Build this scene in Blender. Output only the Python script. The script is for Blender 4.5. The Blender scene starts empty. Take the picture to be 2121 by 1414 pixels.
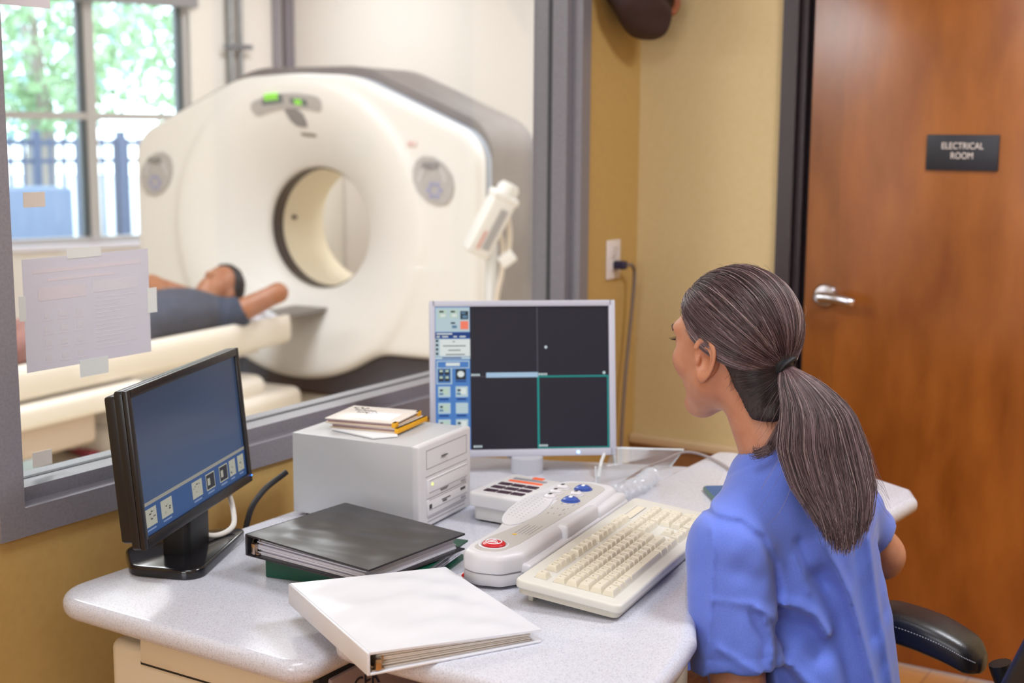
import bpy, bmesh, math, random
import numpy as np
from mathutils import Vector, Matrix, Euler
from mathutils.geometry import tessellate_polygon
random.seed(7); RNG = np.random.default_rng(7)
SC = bpy.context.scene
COL = SC.collection
R = math.radians
pi = math.pi

# ------------------------------------------------------------------ materials
def lin(c):
    if isinstance(c, str):
        c = tuple(int(c[i:i + 2], 16) / 255 for i in (0, 2, 4))
    return tuple((x / 12.92 if x <= .04045 else ((x + .055) / 1.055) ** 2.4) for x in c) + (1.0,)

def mat(name, col, rough=.5, metal=0., spec=.5, noise=None, bump=None, emit=0., coat=0., sheen=0., sss=0., aniso=0., coat_rough=.1):
    """noise=(scale, other colour, low, high[, stretch]); bump=(scale, strength, distance)"""
    m = bpy.data.materials.new(name); m.use_nodes = True
    nt = m.node_tree; b = nt.nodes['Principled BSDF']
    b.inputs['Base Color'].default_value = lin(col)
    b.inputs['Roughness'].default_value = rough
    b.inputs['Metallic'].default_value = metal
    b.inputs['Specular IOR Level'].default_value = spec
    b.inputs['Coat Weight'].default_value = coat
    b.inputs['Coat Roughness'].default_value = coat_rough
    b.inputs['Sheen Weight'].default_value = sheen
    b.inputs['Anisotropic'].default_value = aniso
    if sss:
        b.inputs['Subsurface Weight'].default_value = sss
        b.inputs['Subsurface Radius'].default_value = (.01, .004, .002)
        b.inputs['Subsurface Scale'].default_value = 1.0
    if emit:
        b.inputs['Emission Color'].default_value = lin(col)
        b.inputs['Emission Strength'].default_value = emit
    tc = None
    def coords(stretch=None):
        nonlocal tc
        if tc is None:
            tc = nt.nodes.new('ShaderNodeTexCoord')
        if stretch:
            mp = nt.nodes.new('ShaderNodeMapping'); mp.inputs['Scale'].default_value = stretch
            nt.links.new(tc.outputs['Object'], mp.inputs['Vector']); return mp.outputs['Vector']
        return tc.outputs['Object']
    if noise:
        sc, oc, lo, hi = noise[:4]
        n = nt.nodes.new('ShaderNodeTexNoise'); n.inputs['Scale'].default_value = sc; n.inputs['Detail'].default_value = 5
        nt.links.new(coords(noise[4] if len(noise) > 4 else None), n.inputs['Vector'])
        r = nt.nodes.new('ShaderNodeValToRGB')
        r.color_ramp.elements[0].position = lo; r.color_ramp.elements[1].position = hi
        r.color_ramp.elements[0].color = lin(oc); r.color_ramp.elements[1].color = lin(col)
        nt.links.new(n.outputs['Fac'], r.inputs['Fac']); nt.links.new(r.outputs['Color'], b.inputs['Base Color'])
    if bump:
        n = nt.nodes.new('ShaderNodeTexNoise'); n.inputs['Scale'].default_value = bump[0]; n.inputs['Detail'].default_value = 4
        nt.links.new(coords(bump[3] if len(bump) > 3 else None), n.inputs['Vector'])
        bp = nt.nodes.new('ShaderNodeBump'); bp.inputs['Strength'].default_value = bump[1]; bp.inputs['Distance'].default_value = bump[2]
        nt.links.new(n.outputs['Fac'], bp.inputs['Height']); nt.links.new(bp.outputs['Normal'], b.inputs['Normal'])
    return m

def glass_mat(name, tint=(1, 1, 1), rough=.0, ior=1.45, haze=0.0):
    m = bpy.data.materials.new(name); m.use_nodes = True; nt = m.node_tree; nt.nodes.clear()
    o = nt.nodes.new('ShaderNodeOutputMaterial'); mx = nt.nodes.new('ShaderNodeMixShader')
    t = nt.nodes.new('ShaderNodeBsdfTransparent'); t.inputs['Color'].default_value = (*tint, 1)
    g = nt.nodes.new('ShaderNodeBsdfGlossy'); g.inputs['Roughness'].default_value = rough
    lw = nt.nodes.new('ShaderNodeLayerWeight'); lw.inputs['Blend'].default_value = .5
    pw = nt.nodes.new('ShaderNodeMath'); pw.operation = 'POWER'; pw.inputs[1].default_value = 5; nt.links.new(lw.outputs['Facing'], pw.inputs[0])
    f = nt.nodes.new('ShaderNodeMath'); f.operation = 'MULTIPLY_ADD'; f.inputs[1].default_value = .96; f.inputs[2].default_value = .035; nt.links.new(pw.outputs[0], f.inputs[0])
    nt.links.new(f.outputs[0], mx.inputs[0]); nt.links.new(t.outputs[0], mx.inputs[1]); nt.links.new(g.outputs[0], mx.inputs[2])
    last = mx.outputs[0]
    if haze:
        d = nt.nodes.new('ShaderNodeBsdfDiffuse'); d.inputs['Color'].default_value = (.9, .9, .92, 1)
        m2 = nt.nodes.new('ShaderNodeMixShader'); m2.inputs[0].default_value = haze
        nt.links.new(last, m2.inputs[1]); nt.links.new(d.outputs[0], m2.inputs[2]); last = m2.outputs[0]
    nt.links.new(last, o.inputs[0]); return m

# ------------------------------------------------------------------ mesh builder
class MB:
    def __init__(s): s.v = []; s.f = []; s.m = []
    def add(s, v, f, m=0, M=None):
        o = len(s.v)
        if M is not None: v = [M @ Vector(p) for p in v]
        s.v += [tuple(p) for p in v]; s.f += [tuple(i + o for i in q) for q in f]; s.m += [m] * len(f); return s
    def box(s, lo, hi, m=0, M=None):
        x0, y0, z0 = lo; x1, y1, z1 = hi
        v = [(x0, y0, z0), (x1, y0, z0), (x1, y1, z0), (x0, y1, z0), (x0, y0, z1), (x1, y0, z1), (x1, y1, z1), (x0, y1, z1)]
        return s.add(v, [(3, 2, 1, 0), (4, 5, 6, 7), (0, 1, 5, 4), (1, 2, 6, 5), (2, 3, 7, 6), (3, 0, 4, 7)], m, M)
    def bm(s, b, m=0, M=None):
        b.verts.ensure_lookup_table(); b.verts.index_update()
        s.add([v.co for v in b.verts], [[v.index for v in f.verts] for f in b.faces], m, M); b.free(); return s
    def rbox(s, lo, hi, r=.003, seg=3, m=0, M=None):
        b = bmesh.new(); bmesh.ops.create_cube(b, size=1)
        for v in b.verts:
            v.co = Vector([(lo[i] + hi[i]) / 2 + v.co[i] * (hi[i] - lo[i]) for i in range(3)])
        bmesh.ops.bevel(b, geom=list(b.edges), offset=r, segments=seg, profile=.5, affect='EDGES')
        return s.bm(b, m, M)
    def slab(s, poly, z0, z1, r=.0, seg=4, m=0, M=None, rb=None):
        """extruded outline (counter-clockwise) with rounded top and bottom edges"""
        rb = r if rb is None else rb
        P = np.array(poly, float); n = len(P)
        d1 = P - np.roll(P, 1, 0); d2 = np.roll(P, -1, 0) - P
        d1 /= np.linalg.norm(d1, axis=1)[:, None] + 1e-12; d2 /= np.linalg.norm(d2, axis=1)[:, None] + 1e-12
        n1 = np.c_[d1[:, 1], -d1[:, 0]]; n2 = np.c_[d2[:, 1], -d2[:, 0]]
        nn = n1 + n2; nn /= (nn * nn).sum(1)[:, None] / 2 + 1e-9
        rings = []
        if rb > 0: rings += [(rb * (1 - math.cos(a)), z0 + rb * (1 - math.sin(a))) for a in [k * pi / 2 / seg for k in range(seg)]]
        if rb > 0: rings = [(rb * (1 - math.sin(k * pi / 2 / seg)), z0 + rb * (1 - math.cos(k * pi / 2 / seg))) for k in range(seg + 1)]
        else: rings = [(0, z0)]
        if r > 0: rings += [(r * (1 - math.cos(k * pi / 2 / seg)), z1 - r + r * math.sin(k * pi / 2 / seg)) for k in range(seg + 1)]
        else: rings += [(0, z1)]
        v = []
        for ins, z in rings:
            Q = P - nn * ins; v += [(x, y, z) for x, y in Q]
        f = []
        for k in range(len(rings) - 1):
            for i in range(n):
                j = (i + 1) % n; f.append((k * n + i, k * n + j, (k + 1) * n + j, (k + 1) * n + i))
        for k, fl in ((0, True), (len(rings) - 1, False)):
            for t in tessellate_polygon([[Vector((p[0], p[1], 0)) for p in v[k * n:(k + 1) * n]]]):
                a, b_, c = (Vector(v[k * n + i]) for i in t); up = ((b_ - a).cross(c - a)).z > 0
                t = tuple(k * n + i for i in t); f.append(t[::-1] if up == fl else t)
        return s.add(v, f, m, M)
    def tube(s, path, rad, n=10, m=0, M=None, closed=False, caps=True):
        P = [Vector(p) for p in path]; K = len(P)
        rr = rad if hasattr(rad, '__len__') else [rad] * K
        v = []; f = []; up = None
        for k in range(K):
            a = P[(k - 1) % K] if (closed or k > 0) else P[k]; b = P[(k + 1) % K] if (closed or k < K - 1) else P[k]
            t = (b - a).normalized()
            if up is None:
                up = Vector((0, 0, 1)) if abs(t.z) < .9 else Vector((1, 0, 0))
            x = t.cross(up).normalized(); up = x.cross(t).normalized()
            for i in range(n):
                A = 2 * pi * i / n; v.append(P[k] + (x * math.cos(A) + up * math.sin(A)) * rr[k])
        for k in range(K if closed else K - 1):
            for i in range(n):
                j = (i + 1) % n; k2 = (k + 1) % K
                f.append((k * n + i, k * n + j, k2 * n + j, k2 * n + i))
        if caps and not closed:
            f.append(tuple(range(n))[::-1]); f.append(tuple(range((K - 1) * n, K * n)))
        return s.add(v, f, m, M)
    def lathe(s, prof, n=32, m=0, M=None):
        """prof: (radius, z) list, revolved about z"""
        v = []; f = []; K = len(prof)
        for r, z in prof:
            for i in range(n):
                A = 2 * pi * i / n; v.append((r * math.cos(A), r * math.sin(A), z))
        for k in range(K - 1):
            for i in range(n):
                j = (i + 1) % n; f.append((k * n + i, k * n + j, (k + 1) * n + j, (k + 1) * n + i))
        if prof[0][0] > 1e-6: f.append(tuple(range(n))[::-1])
        if prof[-1][0] > 1e-6: f.append(tuple(range((K - 1) * n, K * n)))
        return s.add(v, f, m, M)
    def quad(s, a, b, c, d, m=0): return s.add([a, b, c, d], [(0, 1, 2, 3)], m)
    def build(s, name, mats, parent=None, smooth=40, loc=None, M=None):
        me = bpy.data.meshes.new(name); me.from_pydata(s.v, [], s.f)
        for k in (mats if isinstance(mats, (list, tuple)) else [mats]): me.materials.append(k)
        me.polygons.foreach_set('material_index', s.m)
        me.validate(); me.update()
        if smooth:
            me.polygons.foreach_set('use_smooth', [True] * len(me.polygons)); me.set_sharp_from_angle(angle=R(smooth))
        o = bpy.data.objects.new(name, me); COL.objects.link(o)
        if parent is not None: o.parent = parent
        if loc is not None: o.location = loc
        if M is not None: o.matrix_local = M
        return o

def tag(o, label=None, cat=None, group=None, kind=None):
    if label: o['label'] = label
    if cat: o['category'] = cat
    if group: o['group'] = group
    if kind: o['kind'] = kind
    return o
def thing(name, label, cat, loc=(0, 0, 0), rz=0., group=None, M=None):
    o = bpy.data.objects.new(name, None); COL.objects.link(o); o.empty_display_size = .05
    if M is not None: o.matrix_world = M
    else: o.location = loc; o.rotation_euler = (0, 0, rz)
    return tag(o, label, cat, group)
def copy_tree(o, parent=None):
    c = o.copy(); COL.objects.link(c)
    if parent is not None: c.parent = parent
    for ch in list(o.children): copy_tree(ch, c)
    return c
def rpoly(pts, rad, seg=6):
    """round the corners of an outline; rad one number or a list"""
    out = []; n = len(pts)
    for i, p in enumerate(pts):
        r = rad[i] if hasattr(rad, '__len__') else rad
        p = Vector(p); a = Vector(pts[i - 1]) - p; b = Vector(pts[(i + 1) % n]) - p
        if r <= 0: out.append(tuple(p)); continue
        la, lb = a.length, b.length; a.normalize(); b.normalize()
        half = math.acos(max(-1, min(1, a.dot(b)))) / 2
        t = min(r / math.tan(half), la * .49, lb * .49); rr = t * math.tan(half)
        if half > R(86): out.append(tuple(p)); continue
        c = p + (a + b).normalized() * (rr / math.sin(half))
        s0 = p + a * t - c; s1 = p + b * t - c
        A0 = math.atan2(s0.y, s0.x); A1 = math.atan2(s1.y, s1.x); d = (A1 - A0 + pi) % (2 * pi) - pi
        for k in range(seg + 1):
            A = A0 + d * k / seg; out.append((c.x + rr * math.cos(A), c.y + rr * math.sin(A)))
    return out
def circ(cx, cy, r, n=24, ry=None, a0=0):
    return [(cx + r * math.cos(a0 + 2 * pi * i / n), cy + (ry or r) * math.sin(a0 + 2 * pi * i / n)) for i in range(n)]
def bez(p, n=16):
    """smooth curve through points (Catmull-Rom)"""
    P = [Vector(q) for q in p]; P = [P[0] * 2 - P[1]] + P + [P[-1] * 2 - P[-2]]; out = []
    for k in range(1, len(P) - 2):
        for i in range(n):
            t = i / n; a, b, c, d = P[k - 1:k + 3]
            out.append(.5 * ((2 * b) + (c - a) * t + (2 * a - 5 * b + 4 * c - d) * t * t + (3 * b - a - 3 * c + d) * t ** 3))
    out.append(P[-2]); return out
def frame_M(o, x, y, z):
    return Matrix(((x[0], y[0], z[0], o[0]), (x[1], y[1], z[1], o[1]), (x[2], y[2], z[2], o[2]), (0, 0, 0, 1)))

# ------------------------------------------------------------------ implicit bodies (one continuous surface)
def smin(a, b, k):
    h = np.clip(.5 + .5 * (b - a) / k, 0, 1); return b * (1 - h) + a * h - k * h * (1 - h)
def smax(a, b, k): return -smin(-a, -b, k)
def cone(P, a, b, ra, rb):
    a = np.array(a, float); b = np.array(b, float); ba = b - a; pa = P - a
    h = np.clip((pa @ ba) / (ba @ ba), 0, 1)
    return np.linalg.norm(pa - h[:, None] * ba, axis=1) - (ra + (rb - ra) * h)
def ell(P, c, r, rot=None):
    q = P - np.array(c, float)
    if rot is not None: q = q @ np.array(rot, float).T
    r = np.array(r, float); k0 = np.linalg.norm(q / r, axis=1); k1 = np.linalg.norm(q / (r * r), axis=1)
    return k0 * (k0 - 1) / np.maximum(k1, 1e-9)
def surfnet(f, lo, hi, h):
    lo = np.array(lo, float); hi = np.array(hi, float)
    n = np.ceil((hi - lo) / h).astype(int) + 1
    ax = [lo[i] + h * np.arange(n[i]) for i in range(3)]
    def ev(Q): return np.concatenate([f(Q[i:i + 200000]) for i in range(0, len(Q), 200000)])
    B = 6; nc = (n + B - 1) // B
    cc = [lo[i] + h * (B * np.arange(nc[i]) + (B - 1) / 2) for i in range(3)]
    DC = ev(np.stack(np.meshgrid(*cc, indexing='ij'), -1).reshape(-1, 3)).reshape(nc)
    D = np.repeat(np.repeat(np.repeat(DC, B, 0), B, 1), B, 2)[:n[0], :n[1], :n[2]].copy()
    near = np.abs(DC) < h * B * 1.9
    near = np.repeat(np.repeat(np.repeat(near, B, 0), B, 1), B, 2)[:n[0], :n[1], :n[2]]
    I = np.argwhere(near); D[near] = ev(lo + h * I)
    S = D < 0
    cell = np.zeros(n - 1, int); acc = np.zeros((*(n - 1), 3)); cnt = np.zeros(n - 1)
    def sl(o): return tuple(slice(o[i], n[i] - 1 + o[i]) for i in range(3))
    cor = [(i, j, k) for i in (0, 1) for j in (0, 1) for k in (0, 1)]
    for a in cor:
        for i in range(3):
            if a[i] == 0:
                b = list(a); b[i] = 1
                da, db = D[sl(a)], D[sl(b)]; cr = (da < 0) != (db < 0)
                t = np.where(cr, da / np.where(cr, da - db, 1), 0)
                for q in range(3):
                    acc[..., q] += np.where(cr, a[q] + (t if q == i else 0), 0)
                cnt += cr
    act = cnt > 0; idx = -np.ones(n - 1, int); idx[act] = np.arange(act.sum())
    ijk = np.argwhere(act); V = lo + h * (ijk + acc[act] / cnt[act][:, None])
    F = []
    for i in range(3):
        u, w = [(1, 2), (2, 0), (0, 1)][i]
        A = np.take(S, np.arange(n[i] - 1), i); B = np.take(S, np.arange(1, n[i]), i)
        for ed, flip in (((A & ~B), False), ((~A & B), True)):
            e = np.argwhere(ed); e = e[(e[:, u] > 0) & (e[:, w] > 0) & (e[:, u] < n[u] - 1) & (e[:, w] < n[w] - 1)]
            if not len(e): continue
            q = []
            for du, dw in ((0, 0), (-1, 0), (-1, -1), (0, -1)):
                c = e.copy(); c[:, u] += du; c[:, w] += dw; q.append(idx[c[:, 0], c[:, 1], c[:, 2]])
            q = np.stack(q, 1); F.append(q[:, ::-1] if flip else q)
    return V, np.concatenate(F)
def net_obj(name, f, lo, hi, h, mats, parent=None, M=None, smooth_it=2, paint=None, extra=()):
    V, F = surfnet(f, lo, hi, h)
    for g, lo2, hi2, h2 in extra:
        V2, F2 = surfnet(g, lo2, hi2, h2); F = np.concatenate([F, F2 + len(V)]); V = np.concatenate([V, V2])
    me = bpy.data.meshes.new(name); me.from_pydata(V.tolist(), [], F.tolist())
    if smooth_it:
        e = np.empty(len(me.edges) * 2, int); me.edges.foreach_get('vertices', e); e = e.reshape(-1, 2)
        for _ in range(smooth_it):
            s = np.zeros_like(V); c = np.zeros(len(V))
            np.add.at(s, e[:, 0], V[e[:, 1]]); np.add.at(s, e[:, 1], V[e[:, 0]]); np.add.at(c, e[:, 0], 1); np.add.at(c, e[:, 1], 1)
            V = V * .5 + .5 * s / np.maximum(c, 1)[:, None]
        me.vertices.foreach_set('co', V.ravel())
    for k in (mats if isinstance(mats, (list, tuple)) else [mats]): me.materials.append(k)
    if paint is not None:
        cen = V[F].mean(1); me.polygons.foreach_set('material_index', paint(cen).astype(np.int32))
    me.polygons.foreach_set('use_smooth', [True] * len(me.polygons)); me.update()
    o = bpy.data.objects.new(name, me); COL.objects.link(o)
    if parent is not None: o.parent = parent
    if M is not None: o.matrix_local = M
    return o
def vnoise(P, freq, seed=0):
    """cheap smooth pseudo-noise in [-1, 1]"""
    r = np.random.default_rng(seed); s = 0
    for k in range(5):
        d = r.normal(size=3); d /= np.linalg.norm(d); s = s + np.sin(P @ d * freq * (1 + .35 * k) + r.uniform(0, 6.28))
    return s / 3.2
# ------------------------------------------------------------------ camera
cam = bpy.data.cameras.new('camera'); co = bpy.data.objects.new('camera', cam); COL.objects.link(co)
cam.sensor_width = 36; cam.lens = 47.916; cam.clip_start = .05; cam.clip_end = 200
PT, RL, YW = R(8.723), R(.343), R(31.909)
hf = Vector((math.cos(YW), math.sin(YW), 0)); hr = Vector((math.sin(YW), -math.cos(YW), 0)); hz = Vector((0, 0, 1))
fw = math.cos(PT) * hf - math.sin(PT) * hz; up0 = math.sin(PT) * hf + math.cos(PT) * hz
rt = math.cos(RL) * hr + math.sin(RL) * up0; up1 = -math.sin(RL) * hr + math.cos(RL) * up0
co.matrix_world = frame_M((0, 0, 1.45), rt, up1, -fw)
cam.dof.use_dof = True; cam.dof.focus_distance = 2.02; cam.dof.aperture_fstop = 4.1
SC.camera = co
SC.view_settings.view_transform = 'Standard'; SC.view_settings.look = 'None'
SC.view_settings.exposure = 0.12; SC.view_settings.gamma = 1.0; SC.view_settings.use_curve_mapping = False
SC.cycles.max_bounces = 10; SC.cycles.diffuse_bounces = 4; SC.cycles.glossy_bounces = 4; SC.cycles.transparent_max_bounces = 16
SC.cycles.caustics_reflective = False; SC.cycles.caustics_refractive = False
SC.cycles.sample_clamp_indirect = 6.0

# ------------------------------------------------------------------ shared materials
M_yel = mat('yellow_paint', 'd3bd8f', .62, noise=(60, 'cfb889', .3, .7), bump=(220, .12, .002))
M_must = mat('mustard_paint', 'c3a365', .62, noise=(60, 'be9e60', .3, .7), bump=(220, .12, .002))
M_white_wall = mat('white_paint', 'e6ddd6', .6, bump=(150, .08, .002))
M_ceil = mat('ceiling_paint', 'e8e6e0', .8)
M_floor_scan = mat('scan_vinyl', 'd9cbb4', .28, noise=(3, 'd2c3ab', .3, .7))
M_frame = mat('frame_paint', '85828a', .34, noise=(180, '7c7981', .35, .65), bump=(300, .1, .001))
M_glass = glass_mat('window_glass', (.97, .985, .985))
M_bronze = mat('bronze_paint', '352a30', .32, spec=.6)
M_tape = mat('tape', 'dfe3e2', .5)

def floor_wood():
    m = mat('wood_floor', 'c98d4e', .35); nt = m.node_tree; b = nt.nodes['Principled BSDF']
    tc = nt.nodes.new('ShaderNodeTexCoord'); br = nt.nodes.new('ShaderNodeTexBrick')
    br.inputs['Scale'].default_value = 1; br.inputs['Brick Width'].default_value = 1.2; br.inputs['Row Height'].default_value = .1
    br.inputs['Mortar Size'].default_value = .002
    br.inputs['Color1'].default_value = lin('cd9252'); br.inputs['Color2'].default_value = lin('c08346'); br.inputs['Mortar'].default_value = lin('8a5a2e')
    nt.links.new(tc.outputs['Object'], br.inputs['Vector']); nt.links.new(br.outputs['Color'], b.inputs['Base Color']); return m
def door_wood():
    m = mat('door_veneer', 'a4622b', .3, spec=.5, coat=.35); nt = m.node_tree; b = nt.nodes['Principled BSDF']
    b.inputs['Coat Roughness'].default_value = .22
    tc = nt.nodes.new('ShaderNodeTexCoord')
    mp = nt.nodes.new('ShaderNodeMapping'); mp.inputs['Scale'].default_value = (1, 3.0, 1.1); nt.links.new(tc.outputs['Object'], mp.inputs[0])
    n1 = nt.nodes.new('ShaderNodeTexNoise'); n1.inputs['Scale'].default_value = 3.2; n1.inputs['Detail'].default_value = 6; nt.links.new(mp.outputs[0], n1.inputs['Vector'])
    mp2 = nt.nodes.new('ShaderNodeMapping'); mp2.inputs['Scale'].default_value = (1, 90, 5); nt.links.new(tc.outputs['Object'], mp2.inputs[0])
    n2 = nt.nodes.new('ShaderNodeTexNoise'); n2.inputs['Scale'].default_value = 4; n2.inputs['Detail'].default_value = 3; nt.links.new(mp2.outputs[0], n2.inputs['Vector'])
    r = nt.nodes.new('ShaderNodeValToRGB'); r.color_ramp.elements[0].position = .3; r.color_ramp.elements[1].position = .72
    r.color_ramp.elements[0].color = lin('7d4214'); r.color_ramp.elements[1].color = lin('a46126')
    ma = nt.nodes.new('ShaderNodeMath'); ma.operation = 'MULTIPLY_ADD'; ma.inputs[1].default_value = .14; nt.links.new(n2.outputs['Fac'], ma.inputs[0])
    m3 = nt.nodes.new('ShaderNodeMath'); m3.operation = 'MULTIPLY'; m3.inputs[1].default_value = .88; nt.links.new(n1.outputs['Fac'], m3.inputs[0]); nt.links.new(m3.outputs[0], ma.inputs[2])
    nt.links.new(ma.outputs[0], r.inputs['Fac'])
    # veneer leaves: each strip a slightly different tone
    sx = nt.nodes.new('ShaderNodeSeparateXYZ'); nt.links.new(tc.outputs['Object'], sx.inputs[0])
    mm = nt.nodes.new('ShaderNodeMath'); mm.operation = 'MULTIPLY_ADD'; mm.inputs[1].default_value = 3.1; mm.inputs[2].default_value = .26; nt.links.new(sx.outputs['Y'], mm.inputs[0])
    fl = nt.nodes.new('ShaderNodeMath'); fl.operation = 'FLOOR'; nt.links.new(mm.outputs[0], fl.inputs[0])
    wn = nt.nodes.new('ShaderNodeTexWhiteNoise'); wn.noise_dimensions = '1D'; nt.links.new(fl.outputs[0], wn.inputs['W'])
    hs = nt.nodes.new('ShaderNodeHueSaturation'); nt.links.new(r.outputs['Color'], hs.inputs['Color'])
    mr = nt.nodes.new('ShaderNodeMapRange'); mr.inputs['To Min'].default_value = .88; mr.inputs['To Max'].default_value = 1.06; nt.links.new(wn.outputs['Value'], mr.inputs[0]); nt.links.new(mr.outputs[0], hs.inputs['Value'])
    nt.links.new(hs.outputs[0], b.inputs['Base Color'])
    bp = nt.nodes.new('ShaderNodeBump'); bp.inputs['Strength'].default_value = .25; bp.inputs['Distance'].default_value = .004; nt.links.new(n1.outputs['Fac'], bp.inputs['Height']); nt.links.new(bp.outputs[0], b.inputs['Coat Normal'])
    return m
M_door = door_wood(); M_floor = floor_wood()

# ------------------------------------------------------------------ control room shell
def struct(name, mb, mats, parent=None, smooth=0, **k):
    o = mb.build(name, mats, parent, smooth, **k)
    if parent is None: o['kind'] = 'structure'
    return o
XW, YW0, YW1 = 3.604, 1.812, 1.94
ox0, ox1, oz0, oz1 = 1.372, 3.268, .815, 2.235
b = MB()
b.box((-1.75, YW0, 0), (ox0, 1.876, 2.75)); b.box((ox1, YW0, 0), (XW + .12, 1.876, 2.75))
b.box((ox0, YW0, 0), (ox1, 1.876, oz0)); b.box((ox0, YW0, oz1), (ox1, 1.876, 2.75))
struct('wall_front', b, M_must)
b = MB()
b.box((-1.75, 1.876, 0), (ox0, YW1, 2.75)); b.box((ox1, 1.876, 0), (8.42, YW1, 2.75))
b.box((ox0, 1.876, 0), (ox1, YW1, oz0)); b.box((ox0, 1.876, oz1), (ox1, YW1, 2.75))
struct('wall_partition', b, M_white_wall)
dy0, dy1, dz1 = .33, 1.335, 2.10           # door opening in the right wall
b = MB()
b.box((XW, dy1, 0), (XW + .12, YW0, 2.75)); b.box((XW, -2.4, 0), (XW + .12, dy0, 2.75)); b.box((XW, dy0, dz1), (XW + .12, dy1, 2.75))
struct('wall_right', b, M_yel)
struct('wall_back', MB().box((-1.75, -2.52, 0), (XW + .12, -2.4, 2.75)), M_yel)
struct('wall_left', MB().box((-1.75, -2.4, 0), (-1.63, YW0, 2.75)), M_yel)
struct('floor', MB().box((-1.75, -2.52, -.06), (XW + .12, 1.876, 0)), M_floor)
struct('ceiling', MB().box((-1.75, -2.52, 2.75), (XW + .12, 1.876, 2.85)), M_ceil)

# observation window
win = thing('window_1', None, None); win['kind'] = 'structure'
def rect_ring(b, x0, x1, z0, z1, w, ya, yb, m=0):
    b.box((x0, ya, z0), (x0 + w, yb, z1), m); b.box((x1 - w, ya, z0), (x1, yb, z1), m)
    b.box((x0 + w, ya, z0), (x1 - w, yb, z0 + w), m); b.box((x0 + w, ya, z1 - w), (x1 - w, yb, z1), m)
b = MB()
rect_ring(b, 1.354, 3.285, .796, 2.255, .0475, 1.800, 1.834)
rect_ring(b, 1.376, 3.264, .818, 2.233, .049, 1.834, 1.882)
rect_ring(b, 1.376, 3.264, .818, 2.233, .049, 1.890, 1.925)
rect_ring(b, 1.354, 3.285, .796, 2.255, .0475, 1.925, 1.952)
b.build('window_frame', M_frame, win, 0)
b = MB(); rect_ring(b, 1.42, 3.22, .862, 2.189, .006, 1.880, 1.892)
b.build('gasket', mat('gasket_rubber', '34343a', .6), win, 0)
MB().box((1.421, 1.883, .863), (3.219, 1.889, 2.188)).build('pane', M_glass, win, 0)

# door
dr = thing('door_1', None, None); dr['kind'] = 'structure'
b = MB()
for (ya, yb, za, zb) in ((dy1, dy1 + .043, 0, dz1 + .043), (dy0 - .043, dy0, 0, dz1 + .043), (dy0, dy1, dz1, dz1 + .043)):
    b.box((XW - .014, ya, za), (XW + .12, yb, zb))
b.box((XW + .012, dy1 - .018, 0), (XW + .03, dy1, dz1)); b.box((XW + .055, dy1 - .040, 0), (XW + .12, dy1, dz1))
b.box((XW + .055, dy0, 0), (XW + .12, dy0 + .03, dz1)); b.box((XW + .055, dy0, dz1 - .03), (XW + .12, dy1, dz1))
b.build('door_frame', M_bronze, dr, 0)
MB().rbox((XW + .010, dy0 + .004, .008), (XW + .054, dy1 - .038, dz1 - .004), .0015, 2).build('door_leaf', M_door, dr)
M_chrome = mat('chrome', 'd8d8e0', .26, metal=1)
Mx = frame_M((XW + .010, 1.236, 1.012), (0, -1, 0), (0, 0, 1), (-1, 0, 0))
hb = MB(); hb.lathe([(.034, 0), (.034, .004), (.028, .012), (.014, .014), (.0125, .04), (.0145, .046), (.0145, .060), (.011, .064), (0, .064)], 36, M=Mx)
lev = hb.build('door_handle', M_chrome, dr)
lv = MB(); pts = [(0, 0, .052), (.02, .001, .054), (.05, -.001, .056), (.08, -.006, .052), (.092, -.009, .047)]
lv.tube([Mx @ p for p in bez(pts, 6)], [.016 - .004 * i / 24 for i in range(25)], 14)
lv.lathe([(0, .066), (.005, .066), (.005, .062)], 16, M=Mx)
lv.build('lever', M_chrome, lev)
sg = thing('door_sign', 'black rectangular sign with white capital letters fixed to the wooden door', 'sign', (XW + .009, .889, 1.405))
MB().rbox((-.006, -.091, -.0455), (0, .091, .0455), .0012, 2).build('sign_plate', mat('sign_black', '22232c', .45), sg)
def text(name, body, size, m, parent, M, ext=.0004, align='CENTER', sx=1.0):
    c = bpy.data.curves.new(name, 'FONT'); c.body = body; c.size = size; c.extrude = ext; c.align_x = align; c.align_y = 'CENTER'; c.space_character = 1.0
    tmp = bpy.data.objects.new(name, c); me = bpy.data.meshes.new_from_object(tmp); bpy.data.objects.remove(tmp); me.materials.clear(); me.materials.append(m)
    o = bpy.data.objects.new(name, me); COL.objects.link(o); o.parent = parent
    o.matrix_local = M @ Matrix.Diagonal((sx, 1, 1, 1)); return o
M_letw = mat('letter_white', 'e6dad4', .5)
for tx, zz in (('ELECTRICAL', .0165), ('ROOM', -.0085)):
    text('lettering', tx, .0235, M_letw, sg, frame_M((-.0066, 0, zz), (0, -1, 0), (0, 0, 1), (-1, 0, 0)), sx=.82)

# low wood rail board on the right wall below the desk level
b = MB(); b.box((XW - .022, 1.425, 0), (XW, YW0 - .002, .535)); o = b.build('trim_1', mat('rail_wood', '9a6c46', .45, noise=(14, '8b5f3c', .3, .7, (1, 3, .4))), None, 0); o['kind'] = 'structure'
MB().rbox((XW - .034, 1.42, .535), (XW, YW0 - .002, .56), .003, 2).build('rail_cap', mat('rail_cap_paint', 'cfb591', .5), o)
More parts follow.
